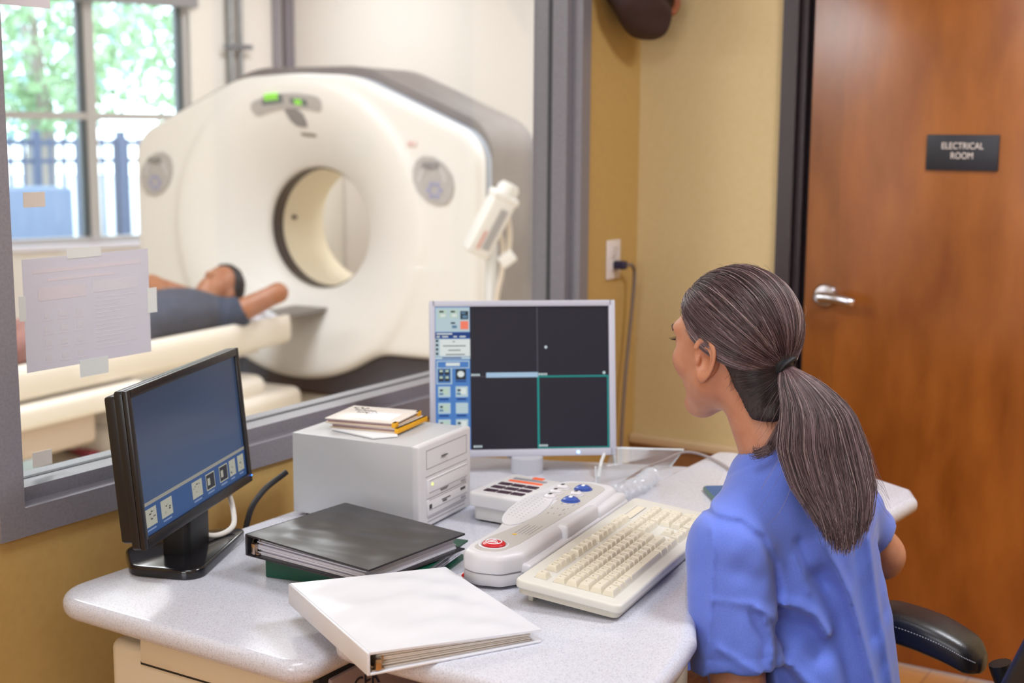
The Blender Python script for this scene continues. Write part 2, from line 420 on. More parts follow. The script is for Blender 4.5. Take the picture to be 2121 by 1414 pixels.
# ------------------------------------------------------------------ scan room shell
dWx, dWy = math.cos(R(-22.5)), math.sin(R(-22.5))
WM = frame_M((7.03, 7.768, 0), (dWx, dWy, 0), (-dWy, dWx, 0), (0, 0, 1))     # x along the outer wall, y outwards
wx0, wx1, wz0, wz1 = -1.25, .572, .625, 2.46
b = MB()
b.box((-10.2, 0, 0), (wx0, .2, 3.0), M=WM); b.box((wx1, 0, 0), (1.55, .2, 3.0), M=WM)
b.box((wx0, 0, 0), (wx1, .2, wz0), M=WM); b.box((wx0, 0, wz1), (wx1, .2, 3.0), M=WM)
struct('wall_outer', b, M_white_wall)
struct('wall_far', MB().box((8.3, YW1, 0), (8.42, 7.3, 3.0)), M_white_wall)
struct('wall_near', MB().box((-1.87, YW1, 0), (-1.75, 11.6, 3.0)), M_white_wall)
fp = [(-1.87, 1.876), (8.42, 1.876), (8.42, 7.22), (-1.87, 11.48)]
o = MB().slab(fp, -.06, 0).build('scan_floor', M_floor_scan, None, 0); o['kind'] = 'structure'; o.name = 'floor_scan_room'
o = MB().slab(fp, 3.0, 3.1).build('ceiling_scan_room', M_ceil, None, 0); o['kind'] = 'structure'
w2 = thing('window_2', None, None); w2['kind'] = 'structure'
M_alum = mat('window_aluminium', 'b9b4b3', .4); M_alum_shade = mat('window_frame_shade', '4a5a66', .45); M_sill = mat('sill_paint', 'e4e1ee', .4)
b = MB()
fy0, fy1 = .075, .135
for x0, x1 in ((wx0, wx0 + .07), (-.262, -.142), (wx1 - .09, wx1)):
    b.box((x0 + .048, fy0 - .02, wz0), (x1, fy1 - .03, wz1), 0, WM); b.box((x0, fy0 + .005, wz0), (x0 + .048, fy1, wz1), 1, WM)  # dark left strip: shadow side of the mullion put into the colour
for z0, z1 in ((wz0, wz0 + .05), (1.522, 1.574), (wz1 - .05, wz1)):
    b.box((wx0, fy0 - .012, z0), (wx1, fy1 - .02, z1), 0, WM)
b.build('window_frame', [M_alum, M_alum_shade], w2, 0)
MB().box((wx0 - .02, -.035, wz0 - .03), (wx1 + .02, .075, wz0 + .004), M=WM).build('window_sill', M_sill, w2, 0)
MB().box((wx0, .104, wz0), (wx1, .109, wz1), M=WM).build('pane', glass_mat('outer_glass', (.96, .98, .98)), w2, 0)
bl = thing('window_blind', 'dark rolled blind fixed along the top of the bright outer window', 'blind', WM @ Vector((-.3, -.02, 2.36)))
MB().rbox((wx0 - .03, -.055, 2.352), (wx1 + .045, .02, 2.455), .004, 2, M=WM).build('headrail', mat('blind_grey', '8d8b90', .5), bl, M=bl.matrix_world.inverted() if False else Matrix.Translation(-bl.location))

# conduits in the corner
M_galv = mat('galvanised', 'a3a5a6', .42, metal=.6, noise=(25, '8f9194', .3, .7)); M_grey = mat('raceway_grey', '8f8a90', .5)
for i, (s, rr, lab) in enumerate(((.872, .030, 'thick galvanised wall conduit left of the pair above the grey switch box'), (.952, .021, 'thinner galvanised wall conduit right of the pair above the grey switch box'))):
    b = MB(); b.tube([(s, -.04, 1.80), (s, -.04, 2.99)], rr, 14, M=WM)
    o = b.build('conduit', M_galv); tag(o, lab, 'conduit', 'wall conduits in the scan room')
o = MB().rbox((.80, -.092, 2.058), (1.03, -.073, 2.094), .003, 2, M=WM).build('strut_clamp', mat('strut_dark', '6f7076', .5)); tag(o, 'short dark strut clamping the two conduits to the wall', 'clamp')
o = MB().rbox((.85, -.10, 1.60), (1.06, -.001, 1.80), .006, 3, M=WM).build('switch_box', M_grey); tag(o, 'grey metal box under the two wall conduits', 'switch box')
for x0, x1, dd, lab in ((1.235, 1.285, .05, 'narrow grey wall raceway nearer the window'), (1.318, 1.392, .07, 'wide grey raceway standing in the wall corner')):
    o = MB().rbox((x0, -dd, .0), (x1, -.001, 2.99), .004, 2, M=WM).build('raceway', mat('raceway', '8b858c' if x0 < 1.3 else '77717a', .5)); tag(o, lab, 'raceway', 'raceways in the scan room corner')

# ------------------------------------------------------------------ outdoors
o = MB().box((-6, .2, -.25), (14, 40, -.15), M=WM).build('ground', mat('pale_concrete', 'b9bcc0', .8)); o['kind'] = 'structure'
M_fence = mat('fence_paint', '35435f', .5)
fn = thing('iron_fence', 'blue-grey picket fence seen through the outer window', 'fence', WM @ Vector((-.5, 5.5, -.15)))
FT = Matrix.Translation(-fn.location)
M_leaf = [mat('leaf_a', '90b086', .6), mat('leaf_b', '93b4b4', .6), mat('leaf_c', '9cbb94', .6)]
b = MB(); b.box((-4.5, 5.47, 1.275), (4.4, 5.53, 1.335), M=WM); b.box((-4.5, 5.47, 1.08), (4.4, 5.53, 1.13), M=WM); b.box((-4.5, 5.47, .1), (4.4, 5.53, .15), M=WM)
b.build('rail', M_fence, fn, 0, M=FT)
b = MB()
for k in range(62):
    x = -4.5 + k * .145; b.box((x, 5.48, -.1), (x + .036, 5.52, 1.36), M=WM)
b.build('picket_row', M_fence, fn, 0, M=FT)
for k in range(8):
    x = -3.79 + k * .953; MB().box((x, 5.44, -.15), (x + .085, 5.56, 1.44), M=WM).build('post', M_fence, fn, 0, M=FT)
o = MB().rbox((-.25, 3.6, -.15), (.80, 4.3, .885), .03, 2, M=WM).build('utility_cabinet', mat('utility_blue', '4e5c74', .6, noise=(6, '56647c', .3, .7, (8, 8, .5)))); tag(o, 'blue-grey utility cabinet standing outside in front of the fence', 'utility cabinet')
def tree(x, y, zc, rad, n, m, lab, seed):
    rg = np.random.default_rng(seed)
    t = thing('leafy_tree', lab, 'tree', WM @ Vector((x, y, -.15)), 0, 'trees beyond the fence'); T = Matrix.Translation(-t.location)
    MB().tube([WM @ Vector((x, y, -.15)), WM @ Vector((x + .1, y, zc * .5)), WM @ Vector((x, y + .1, zc + rad * .4))], [.14, .11, .05], 9).build('trunk', mat('bark', '8a8078', .8), t, M=T)
    b = MB()
    for _ in range(n):
        d = rg.normal(size=3); d /= np.linalg.norm(d); q = d * rad * (.35 + .65 * rg.random() ** .5) * np.array((1.15, .8, 1.))
        c = np.array((x, y, zc)) + q; a = rg.normal(size=3); a /= np.linalg.norm(a); e = np.cross(a, rg.normal(size=3)); e /= np.linalg.norm(e); s = rg.uniform(.07, .15)
        b.add([WM @ Vector(c - a * s), WM @ Vector(c + e * s * .45), WM @ Vector(c + a * s), WM @ Vector(c - e * s * .45)], [(0, 1, 2, 3)])
    b.build('foliage', m, t, 0, M=T)
tree(2.0, 8.6, 2.5, 1.20, 1300, M_leaf[0], 'pale green tree outside, leftmost of the near pair beyond the fence', 1)
tree(4.75, 9.0, 2.6, 1.30, 1300, M_leaf[2], 'pale green tree outside, nearest the right jamb of the outer window', 3)
tree(3.3, 13.6, 3.2, 2.05, 1900, M_leaf[1], 'taller bluish-green tree outside, behind the gap between the near trees', 2)

# ------------------------------------------------------------------ light
wd = bpy.data.worlds.new('sky'); SC.world = wd; wd.use_nodes = True
bg = wd.node_tree.nodes['Background']; bg.inputs['Color'].default_value = (.80, .92, 1.0, 1); bg.inputs['Strength'].default_value = 5.2
def area(name, loc, sx, sy, power, col, rot=(0, 0, 0), spread=pi):
    L = bpy.data.lights.new(name, 'AREA'); L.shape = 'RECTANGLE'; L.size = sx; L.size_y = sy; L.energy = power; L.color = col; L.spread = spread
    o = bpy.data.objects.new(name, L); o.location = loc; o.rotation_euler = rot; COL.objects.link(o); return o
area('ceiling_lamp_desk', (.7, .85, 2.73), 1.2, .6, 23, (.84, .915, 1))
area('ceiling_lamp_door', (2.5, -.1, 2.73), .6, .6, 40, (.89, .94, 1))
area('ceiling_lamp_rear', (-.3, -1.3, 2.73), 1.2, .6, 16, (.86, .925, 1))
area('side_fill_light', (-1.6, .35, 1.6), 1.3, 1.3, 34, (.85, .92, 1), (0, R(-90), 0))  # added fill light from the unseen left side; the left wall has no window
area('scan_lamp_table', (3.6, 4.4, 2.97), 1.2, 1.2, 74, (.95, .965, 1))
area('scan_lamp_left', (.2, 3.9, 2.97), 1.2, 1.2, 108, (.95, .965, 1))
area('scan_lamp_far', (6.8, 3.2, 2.97), 1.0, 1.0, 52, (.95, .965, 1))
area('scan_lamp_corner', (7.2, 6.2, 2.97), .6, .6, 27, (.95, .965, 1))
# daylight entering through the outer window
p = WM @ Vector(((wx0 + wx1) / 2, .30, 1.55)); area('window_daylight', p, 1.8, 1.8, 120, (.88, .94, 1), (R(-90), 0, R(-22.5) + pi))
# ------------------------------------------------------------------ scanner gantry (local: x to the viewer's right, y into the bore, z up)
GA = R(4.7)
GM = frame_M((5.662, 4.921, 0), (math.sin(GA), -math.cos(GA), 0), (math.cos(GA), math.sin(GA), 0), (0, 0, 1))
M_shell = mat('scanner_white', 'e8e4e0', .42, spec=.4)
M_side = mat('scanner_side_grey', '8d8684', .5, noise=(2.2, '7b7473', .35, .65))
M_trim = mat('scanner_trim', 'b4bccb', .4); M_sdark = mat('scanner_base_dark', '43454f', .5)
M_cream = mat('bore_cream', 'e9ddc4', .38); M_blackring = mat('bore_slot', '2d2826', .4)
gt = thing('scanner', 'big white ring-shaped medical scanner with a round bore behind the observation window', 'scanner', M=GM)
BZ, BR, BO, BD = .915, .337, .815, .245
def funnel_y(x, z):
    r = np.hypot(x, z - BZ); t = np.clip((BO - r) / (BO - BR), 0, 1); return BD * t ** 1.75 - .022 * np.clip((BO + .03 - r) / .05, 0, 1)
outline = rpoly([(-1.13, .27), (-.30, .27), (.30, .27), (1.13, .27), (1.13, 1.42), (.36, 1.745), (-.36, 1.745), (-1.13, 1.42)], [.12, 0, 0, .12, .20, .55, .55, .20], 8)
OP = np.array(outline)
def poly_sd(x, z):
    n = len(OP); d = np.full(len(x), 1e9); s = np.ones(len(x))
    for i in range(n):
        a = OP[i]; b = OP[i - 1]; e = b - a; w0 = x - a[0]; w1 = z - a[1]
        t = np.clip((w0 * e[0] + w1 * e[1]) / (e @ e + 1e-12), 0, 1); d = np.minimum(d, (w0 - e[0] * t) ** 2 + (w1 - e[1] * t) ** 2)
        c1 = z >= a[1]; c2 = z < b[1]; c3 = e[0] * w1 > e[1] * w0
        s = np.where((c1 & c2 & c3) | (~c1 & ~c2 & ~c3), -s, s)
    return s * np.sqrt(d)
def front_cover(P):
    x, y, z = P.T; d2 = smin(poly_sd(x, z), np.hypot(x, z - BZ) - BO, .06)
    rr0 = np.hypot(x, z - BZ); y = y + .022 * np.clip((BO + .03 - rr0) / .05, 0, 1)
    a = d2 + .045; bb = np.abs(y - .065) - .065 + .045
    d = np.minimum(np.maximum(a, bb), 0) + np.hypot(np.maximum(a, 0), np.maximum(bb, 0)) - .045
    d = np.minimum(d, np.maximum(rr0 - .60, np.abs(y - .175) - .165))
    r = np.hypot(x, z - BZ); fl = (BD * np.clip((BO - r) / (BO - BR), 0, 1) ** 1.75 - y) * .7
    d = smax(d, np.where(r < BO, fl, fl), .02)
    return smax(d, BR - r, .015)
net_obj('front_cover', front_cover, (-1.2, -.03, .05), (1.2, .34, 1.80), .0145, M_shell, gt, smooth_it=2)
sideout = [(x * .998, z if z < 1.0 else z + .05) for x, z in outline]
def dense(out, st=.05):
    r_ = []
    for i, p in enumerate(out):
        q = out[(i + 1) % len(out)]; n = max(1, int(math.hypot(q[0] - p[0], q[1] - p[1]) / st))
        r_ += [(p[0] + (q[0] - p[0]) * k / n, p[1] + (q[1] - p[1]) * k / n) for k in range(n)]
    return r_
def ring_solid(b, out, y0, y1, m=0, rr=.345):
    out = dense(out)
    n = len(out); hole = []
    for x, z in out:
        a = math.atan2(z - BZ, x); hole.append((rr * math.cos(a), BZ + rr * math.sin(a)))
    v = [(x, y0, z) for x, z in out] + [(x, y1, z) for x, z in out] + [(x, y0, z) for x, z in hole] + [(x, y1, z) for x, z in hole]
    f = []
    for i in range(n):
        j = (i + 1) % n
        f += [(i, j, n + j, n + i), (2 * n + i, 3 * n + i, 3 * n + j, 2 * n + j), (n + i, n + j, 3 * n + j, 3 * n + i), (i, 2 * n + i, 2 * n + j, j)]
    b.add(v, f, m)
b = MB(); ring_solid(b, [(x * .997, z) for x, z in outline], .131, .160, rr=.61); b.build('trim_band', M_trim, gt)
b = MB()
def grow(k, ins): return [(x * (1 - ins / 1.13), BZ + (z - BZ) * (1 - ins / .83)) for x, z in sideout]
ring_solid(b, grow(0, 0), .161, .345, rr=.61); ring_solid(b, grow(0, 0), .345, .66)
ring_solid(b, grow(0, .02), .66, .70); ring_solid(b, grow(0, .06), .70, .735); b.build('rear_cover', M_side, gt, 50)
b = MB(); b.rbox((-1.02, .09, 0), (1.02, .72, .265), .03, 3); b.rbox((-1.13, .14, .0), (1.13, .70, .262), .02, 3); b.build('base', M_sdark, gt)
b = MB()
def band(b, y0, y1, r0, m=0, t=.004):
    n = 64; v = []
    for y, r in ((y0, r0), (y1, r0), (y1, r0 + t), (y0, r0 + t)):
        v += [(r * math.cos(2 * pi * i / n), y, BZ + r * math.sin(2 * pi * i / n)) for i in range(n)]
    f = []
    for k in range(4):
        for i in range(n):
            j = (i + 1) % n; k2 = (k + 1) % 4; f.append((k * n + i, k * n + j, k2 * n + j, k2 * n + i))
    b.add(v, f, m)
band(b, .345, .735, .330); b.build('bore_liner', M_cream, gt)
b = MB(); band(b, .250, .344, .3305); b.build('scan_slot', M_blackring, gt)
MB().rbox((-.326, .42, .945), (-.312, .455, .965), .003, 2).build('laser_port', M_blackring, gt)
def patch(out, c, t, off=0.0, n=5):
    """raised plate that follows the front face"""
    v = [(c[0], 0, c[1])]; f = []; K = len(out)
    for k in range(1, n + 1):
        for x, z in out: v.append((c[0] + (x - c[0]) * k / n, 0, c[1] + (z - c[1]) * k / n))
    v += [(x, 1, z) for x, z in out]
    A = np.array(v); y = funnel_y(A[:, 0], A[:, 2]); A[:, 1] = np.where(A[:, 1] > .5, y + .01, y - t - off)
    for i in range(K):
        j = (i + 1) % K; f.append((0, 1 + i, 1 + j))
        for k in range(n): f.append((1 + k * K + i, 1 + (k + 1) * K + i, 1 + (k + 1) * K + j, 1 + k * K + j))
    return A.tolist(), f
def plate(name, out, c, t, m, parent=gt, off=0.): b = MB(); b.add(*patch(out, c, t, off)); return b.build(name, m, parent, 30)
M_panel = mat('panel_grey', 'b3aeac', .5); M_paneld = mat('panel_dark', '8d8a8b', .5); M_green = mat('digit_green', '86d92c', .5, emit=1.1); M_lcd = mat('display_dark', '6d7877', .4)
arc = lambda r, a0, a1, n=16: [(r * math.sin(R(a0 + (a1 - a0) * k / n)), BZ + r * math.cos(R(a0 + (a1 - a0) * k / n))) for k in range(n + 1)]
cap = lambda a, s: [(.702 * math.sin(R(a)) + .038 * math.cos(R(90 - a + s * t)) * 1.0, BZ + .702 * math.cos(R(a)) + .038 * math.sin(R(90 - a + s * t))) for t in range(-1, -180, -22)]
disp = arc(.735, -22.5, 16, 6) + arc(.655, 16, -22.5, 6)
disp = rpoly(disp, [.036 if i in (0, 6, 7, 13) else 0 for i in range(14)], 6)
plate('display_panel', disp, (-.045, BZ + .70), .006, M_panel)
dp = [o for o in gt.children if o.name == 'display_panel'][0]
plate('readout', rpoly([(-.20, 1.585), (-.055, 1.600), (-.055, 1.645), (-.17, 1.640)], .006, 3), (-.12, 1.617), .008, M_lcd, dp)
plate('readout', rpoly([(-.01, 1.595), (.10, 1.580), (.10, 1.615), (-.01, 1.625)], .006, 3), (.045, 1.603), .008, M_lcd, dp)
for (x, z, s) in ((-.158, 1.628, 1), (-.128, 1.631, 1), (-.098, 1.633, 1), (.030, 1.603, .8), (.055, 1.602, .8)):
    for (u, w, du, dw) in ((-.008, 0, .004, .03), (.008, 0, .004, .03), (0, .014, .018, .005), (0, 0, .018, .005), (0, -.014, .018, .005)):
        plate('digit_segment', [(x + (u - du / 2) * s, z + (w - dw / 2) * s), (x + (u + du / 2) * s, z + (w - dw / 2) * s), (x + (u + du / 2) * s, z + (w + dw / 2) * s), (x + (u - du / 2) * s, z + (w + dw / 2) * s)], (x + u * s, z + w * s), .010, M_green, dp).name = 'digit_segment'
leaf = [(-.062, 1.568), (-.02, 1.572), (.025, 1.562), (.052, 1.538), (.060, 1.505), (.056, 1.470), (.025, 1.470), (-.015, 1.478), (-.042, 1.505), (-.056, 1.54)]
plate('maker_emblem', rpoly(leaf, .008, 3), (0, 1.52), .006, M_paneld)
plate('positioning_slot', rpoly([(-.005, 1.425), (.095, 1.418), (.095, 1.434), (-.005, 1.441)], .004, 3), (.045, 1.43), .003, mat('slot_dark', '857a74', .5))
for s, cx, cz in ((-1, -.955, 1.205), (1, .873, 1.205)):
    tear = [(s * u, w) for u, w in ((-.115, .05), (-.10, .095), (-.06, .122), (0, .118), (.06, .085), (.11, .03), (.122, -.03), (.11, -.085), (.075, -.12), (.02, -.125), (-.04, -.105), (-.085, -.06), (-.11, 0))]
    if s > 0: tear = tear[::-1]
    out = [(cx + u, cz + w) for u, w in rpoly(tear, .03, 3)]
    p = plate('control_panel', out, (cx, cz), .006, M_panel)
    for k in range(11):
        a = pi * (.05 + .09 * k) + (0 if s > 0 else 0); x = cx + .075 * math.cos(a) * 1.0; z = cz - .0 + .085 * math.sin(a) - .01
        plate('panel_button', circ(x, z, .011, 10), (x, z), .010, mat('panel_btn', 'cbc7c8', .5) if k == 0 else bpy.data.materials['panel_btn'], p)
    for k in range(6):
        a = 2 * pi * k / 6; x = cx + s * .012 + .034 * math.cos(a); z = cz - .05 + .034 * math.sin(a)
        plate('panel_button', circ(x, z, .013, 10), (x, z), .011, mat('panel_btn_blue', '9c9fc2', .5) if k == 0 and s < 0 else bpy.data.materials['panel_btn_blue'], p)
    plate('panel_window', rpoly([(cx - .06, cz + .055), (cx + .04, cz + .055), (cx + .04, cz + .09), (cx - .06, cz + .09)], .006, 2), (cx - .01, cz + .072), .010, M_paneld, p)
plate('warning_label', rpoly([(.715, 1.376), (.775, 1.376), (.775, 1.402), (.715, 1.402)], .004, 2), (.745, 1.388), .002, mat('label_pink', 'e2d0cb', .5))
plate('warning_label', circ(.744, 1.389, .010, 12), (.744, 1.389), .004, mat('label_red', 'dba9a6', .5))

# ------------------------------------------------------------------ patient table
PM2 = GM @ Matrix.Translation((0, -.02, -.004))
pt = thing('scanner_table', 'long cream patient table running out of the scanner ring on a low pedestal', 'patient table', M=GM @ Matrix.Translation((0, 0, .008)))
M_tab = mat('table_cream', 'e9e0d4', .4); M_tabin = mat('table_pad', 'd9d2cb', .55)
b = MB()
# trough-shaped cradle: cross-section swept along y
prof = [(-.255, .505), (-.245, .512), (-.225, .505), (-.17, .475), (-.09, .455), (0, .45), (.09, .455), (.17, .475), (.225, .505), (.245, .512), (.255, .505), (.262, .46), (.262, .395), (.25, .37), (.22, .36), (-.22, .36), (-.25, .37), (-.262, .395), (-.262, .46)]
def sweep(b, prof, ys, m=0, sc=None):
    n = len(prof); v = []; f = []
    for k, y in enumerate(ys):
        s = sc[k] if sc else 1
        v += [(x * s, y, .43 + (z - .43) * s) for x, z in prof]
    for k in range(len(ys) - 1):
        for i in range(n):
            j = (i + 1) % n; f.append((k * n + i, (k + 1) * n + i, (k + 1) * n + j, k * n + j))
    f.append(tuple(range(n))); f.append(tuple(range((len(ys) - 1) * n, len(ys) * n))[::-1]); b.add(v, f, m)
sweep(b, prof, [-2.75, -.45, -.41, -.385, -.37], sc=[1, 1, .99, .95, .86]); b.build('cradle', M_tab, pt, 50)
b = MB(); b.rbox((-.21, -2.70, .335), (.21, -.60, .372), .01, 3); b.build('slide_rail', M_tabin, pt)
b = MB(); b.rbox((-.285, -2.85, .245), (.285, -1.50, .352), .035, 5); b.build('table_body', M_tab, pt)
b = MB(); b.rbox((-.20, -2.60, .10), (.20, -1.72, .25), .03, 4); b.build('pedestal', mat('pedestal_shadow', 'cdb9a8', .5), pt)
b = MB(); b.rbox((-.31, -1.62, 0), (.31, -.36, .14), .05, 5); b.rbox((-.27, -1.58, .10), (.27, -.60, .235), .06, 5); b.build('floor_cover', M_tab, pt)
b = MB(); b.rbox((-.12, -.42, .455), (.12, .15, .478), .01, 3); b.build('head_tray', mat('tray_dark', '7b7572', .45), pt)
MB().rbox((-.20, -.62, .452), (.20, -.42, .50), .02, 4).build('head_pad', mat('pad_white', 'e4e0e2', .7), pt)
o = net_obj('bed_sheet', lambda P: np.maximum(ell(P, (0.02, -.60, .455), (.236, .36, .115)) + .008 * vnoise(P, 40, 3), .445 - P[:, 2]), (-.28, -1.0, .43), (.30, -.2, .58), .012, mat('sheet_white', 'dfe0ea', .8), None, PM2)
tag(o, 'crumpled white sheet under the head and arms of the person lying on the scanner table', 'sheet')

# ------------------------------------------------------------------ injector, cabinet, red folder
inj = thing('contrast_injector', 'white tilted injector head on a thin pole standing in front of the grey scanner side', 'injector', (5.195, 3.345, 0))
T = Matrix.Translation((-5.195, -3.345, 0)); M_inj = mat('injector_white', 'e9e6e3', .4)
b = MB(); b.lathe([(.24, 0), (.24, .03), (.05, .06), (.026, .08), (.026, .95)], 24); b.build('pole', mat('pole_white', 'dcdcde', .4), inj)
# head frame: long axis in the picture plane, tilted
ha = Vector((.47, -.31, .80)); ha = (rt * .42 + up1 * .80 - fw * .12).normalized(); hx = ha.cross(fw).normalized(); hx = (hx * .75 + fw * -.25).normalized(); hx = (hx - ha * hx.dot(ha)).normalized(); hy = ha.cross(hx).normalized()
HM = frame_M(Vector((0, 0, 1.055)) + fw * .0, hx, hy, ha)
b = MB(); b.rbox((-.055, -.06, -.17), (.06, .06, .12), .016, 4, M=HM); b.build('injector_head', M_inj, inj)
b = MB(); b.rbox((-.062, -.064, .10), (.066, .064, .135), .014, 4, M=HM); b.lathe([(.05, .13), (.05, .165), (.036, .185), (0, .187)], 24, M=HM); b.build('syringe_mount', M_inj, inj)
s_ = 1 if (HM.to_3x3() @ Vector((0, 1, 0))).dot(fw) < 0 else -1
b = MB(); b.box((-.035, s_ * .0602, -.13), (.002, s_ * .0612, .07), 0, HM); b.box((.010, s_ * .0602, -.14), (.024, s_ * .0612, -.05), 1, HM); b.build('label_strip', [mat('strip_grey', 'a7a4a8', .5), mat('strip_red', 'd49a95', .5)], inj, 0)
b = MB(); q = Vector((0, 0, .97)); c0 = q + rt * .025 + up1 * .05
b.tube(bez([c0, q + rt * .05 - up1 * .03, q + rt * .045 - up1 * .15, q + rt * .02 - up1 * .3, q + rt * .03 - up1 * .6], 8), .011, 10); b.tube(bez([q + rt * .065 + up1 * .14, q + rt * .08 + up1 * .03, q + rt * .075 - up1 * .06], 8), .012, 10)
b.build('cable', mat('injector_cable', 'd9cbbd', .5), inj)
b = MB(); qm = frame_M(q + rt * .075 - up1 * .085, (rt * .8 + up1 * .6), (-rt * .6 + up1 * .8), -fw); b.rbox((-.045, -.03, -.02), (.03, .03, .02), .01, 3, M=qm); b.build('hand_switch', M_inj, inj)
o = MB(); o.rbox((8.0, 6.70, 0), (8.29, 7.07, 1.18), .01, 2); o = o.build('white_cabinet', mat('cabinet_white', 'e2dcd0', .45)); tag(o, 'tall white cabinet with a vent grille seen through the scanner bore', 'cabinet')
vb = MB()
for k in range(9): vb.box((7.993, 6.76, .80 + k * .014), (7.999, 7.02, .808 + k * .014))
vb.build('vent_grille', mat('vent_grey', 'b9b3aa', .5), o, 0)
o = MB().slab([(4.02, 4.71), (4.36, 4.60), (4.42, 4.84), (4.08, 4.93)], .002, .035, .006, 3).build('red_folder', mat('folder_red', 'b8344c', .5)); tag(o, 'red folder lying on the scan room floor near the window', 'folder')

# ------------------------------------------------------------------ person on the table
PM2 = GM @ Matrix.Translation((0, -.02, -.004))
pa = thing('person', 'person in a grey-blue shirt lying on the scanner table with arms behind the head', 'person', M=PM2)
M_skinp = mat('skin_brown', 'a87052', .45, sss=.15, noise=(9, '9a6447', .3, .7)); M_shirtp = mat('shirt_slate', '363c4e', .8, noise=(30, '3f4558', .3, .7), bump=(60, .3, .01))
M_hairp = mat('hair_black', '211d1e', .7, bump=(90, .6, .01))
HC = np.array((0.0, -.630, .655))
hd = np.array((.12, -.42, .72)); hd /= np.linalg.norm(hd)            # where the face looks
hu = np.array((0., 1., .42)); hu -= hd * (hu @ hd); hu /= np.linalg.norm(hu); hl = np.cross(hd, hu)
HR = np.stack([hd, hl, hu])
def head_p(P):
    P = HC + (P - HC) / 1.13
    d = ell(P, HC + hu * .02, (.098, .078, .105), HR)
    d = smin(d, ell(P, HC + hd * .035 - hu * .065, (.065, .055, .062), HR), .04)
    d = smin(d, cone(P, HC + hd * .088 + hu * .01, HC + hd * .112 - hu * .028, .010, .017), .02)         # nose
    for s in (-1, 1):
        d = smin(d, ell(P, HC + hl * s * .078 - hd * .005 - hu * .01, (.025, .012, .034), HR), .012)      # ears
        d = smax(d, -(ell(P, HC + hd * .093 + hl * s * .034 + hu * .022, (.018, .016, .011), HR)), .012)  # eye sockets
        d = smin(d, np.linalg.norm(P - (HC + hd * .078 + hl * s * .033 + hu * .021), axis=1) - .0125, .004)
    d = smin(d, ell(P, HC + hd * .088 - hu * .060, (.014, .026, .008), HR), .010)                          # lips
    return d * 1.13
sh = {s: np.array((s * .190, -.785, .555)) for s in (-1, 1)}
el = {1: np.array((.375, -.635, .668)), -1: np.array((-.375, -.70, .675))}
hn = {s: np.array((s * .085, -.52, .575)) for s in (-1, 1)}
def body_p(P):
    d = head_p(P)
    d = smin(d, cone(P, HC - hu * .06 - hd * .02, (0, -.77, .585), .056, .062), .04)
    d = smin(d, ell(P, (0, -.98, .575), (.17, .27, .105)), .06); d = smin(d, ell(P, (0, -1.35, .565), (.155, .25, .095)), .08)
    for s in (-1, 1):
        d = smin(d, cone(P, sh[s], el[s], .062, .048), .04); d = smin(d, cone(P, el[s], hn[s], .045, .032), .02)
        d = smin(d, ell(P, hn[s] + np.array((-s * .03, .01, .0)), (.05, .035, .022)), .02)
        for k in range(4):
            d = smin(d, cone(P, hn[s] + np.array((-s * .03, .015, .005 + .006 * k)), hn[s] + np.array((-s * (.10 - .006 * k), .035 - .02 * k, .0)), .010, .008), .006)
        d = smin(d, cone(P, (s * .09, -1.5, .55), (s * .10, -1.95, .57), .085, .060), .06); d = smin(d, cone(P, (s * .10, -1.95, .57), (s * .10, -2.36, .53), .055, .038), .03)
        d = smin(d, cone(P, (s * .10, -2.38, .53), (s * .12, -2.42, .63), .038, .03), .03)
    return d
net_obj('body', body_p, (-.48, -2.5, .42), (.48, -.42, .82), .0085, M_skinp, pa, smooth_it=1)
def shirt_p(P):
    d = ell(P, (0, -.99, .58), (.20, .29, .122)); d = smin(d, ell(P, (0, -1.38, .565), (.185, .30, .110)), .08); d = smin(d, cone(P, (-.15, -.81, .58), (.15, -.81, .58), .075, .075), .06)
    for s in (-1, 1):
        e = sh[s] + (el[s] - sh[s]) * .30
        q = smax(cone(P, sh[s] * np.array((.9, 1, 1)), sh[s] + (el[s] - sh[s]) * .5, .080, .074), (P - e) @ ((el[s] - sh[s]) / np.linalg.norm(el[s] - sh[s])), .01)
        d = smin(d, q, .04)
    d = d + .006 * vnoise(P * np.array((1, .6, 1)), 28, 5)
    return smax(d, -(cone(P, HC - hu * .05, (0, -.80, .60), .066, .070)), .012)
net_obj('shirt', shirt_p, (-.36, -1.72, .42), (.36, -.55, .80), .0125, M_shirtp, pa, smooth_it=2)
def hair_p(P):
    P = HC + (P - HC) / 1.13
    d = ell(P, HC + hu * .025 - hd * .006, (.112, .092, .122), HR) + .003 * vnoise(P, 160, 9)
    q = P - HC
    return smax(d, (q @ hd) * .95 - (q @ hu) * .62 - .008, .012)
net_obj('hair', hair_p, (-.16, -.82, .50), (.16, -.42, .86), .006, M_hairp, pa, smooth_it=1)
tr = MB()
def trou(P):
    d = np.full(len(P), 1e9)
    for s in (-1, 1):
        d = smin(d, cone(P, (s * .09, -1.55, .55), (s * .10, -1.95, .575), .100, .078), .05); d = smin(d, cone(P, (s * .10, -1.95, .575), (s * .10, -2.32, .53), .076, .062), .03)
    return d + .004 * vnoise(P, 30, 8)
net_obj('trousers', trou, (-.30, -2.42, .40), (.30, -1.42, .76), .016, mat('trousers_brown', '8a5f58', .8), pa, smooth_it=2)
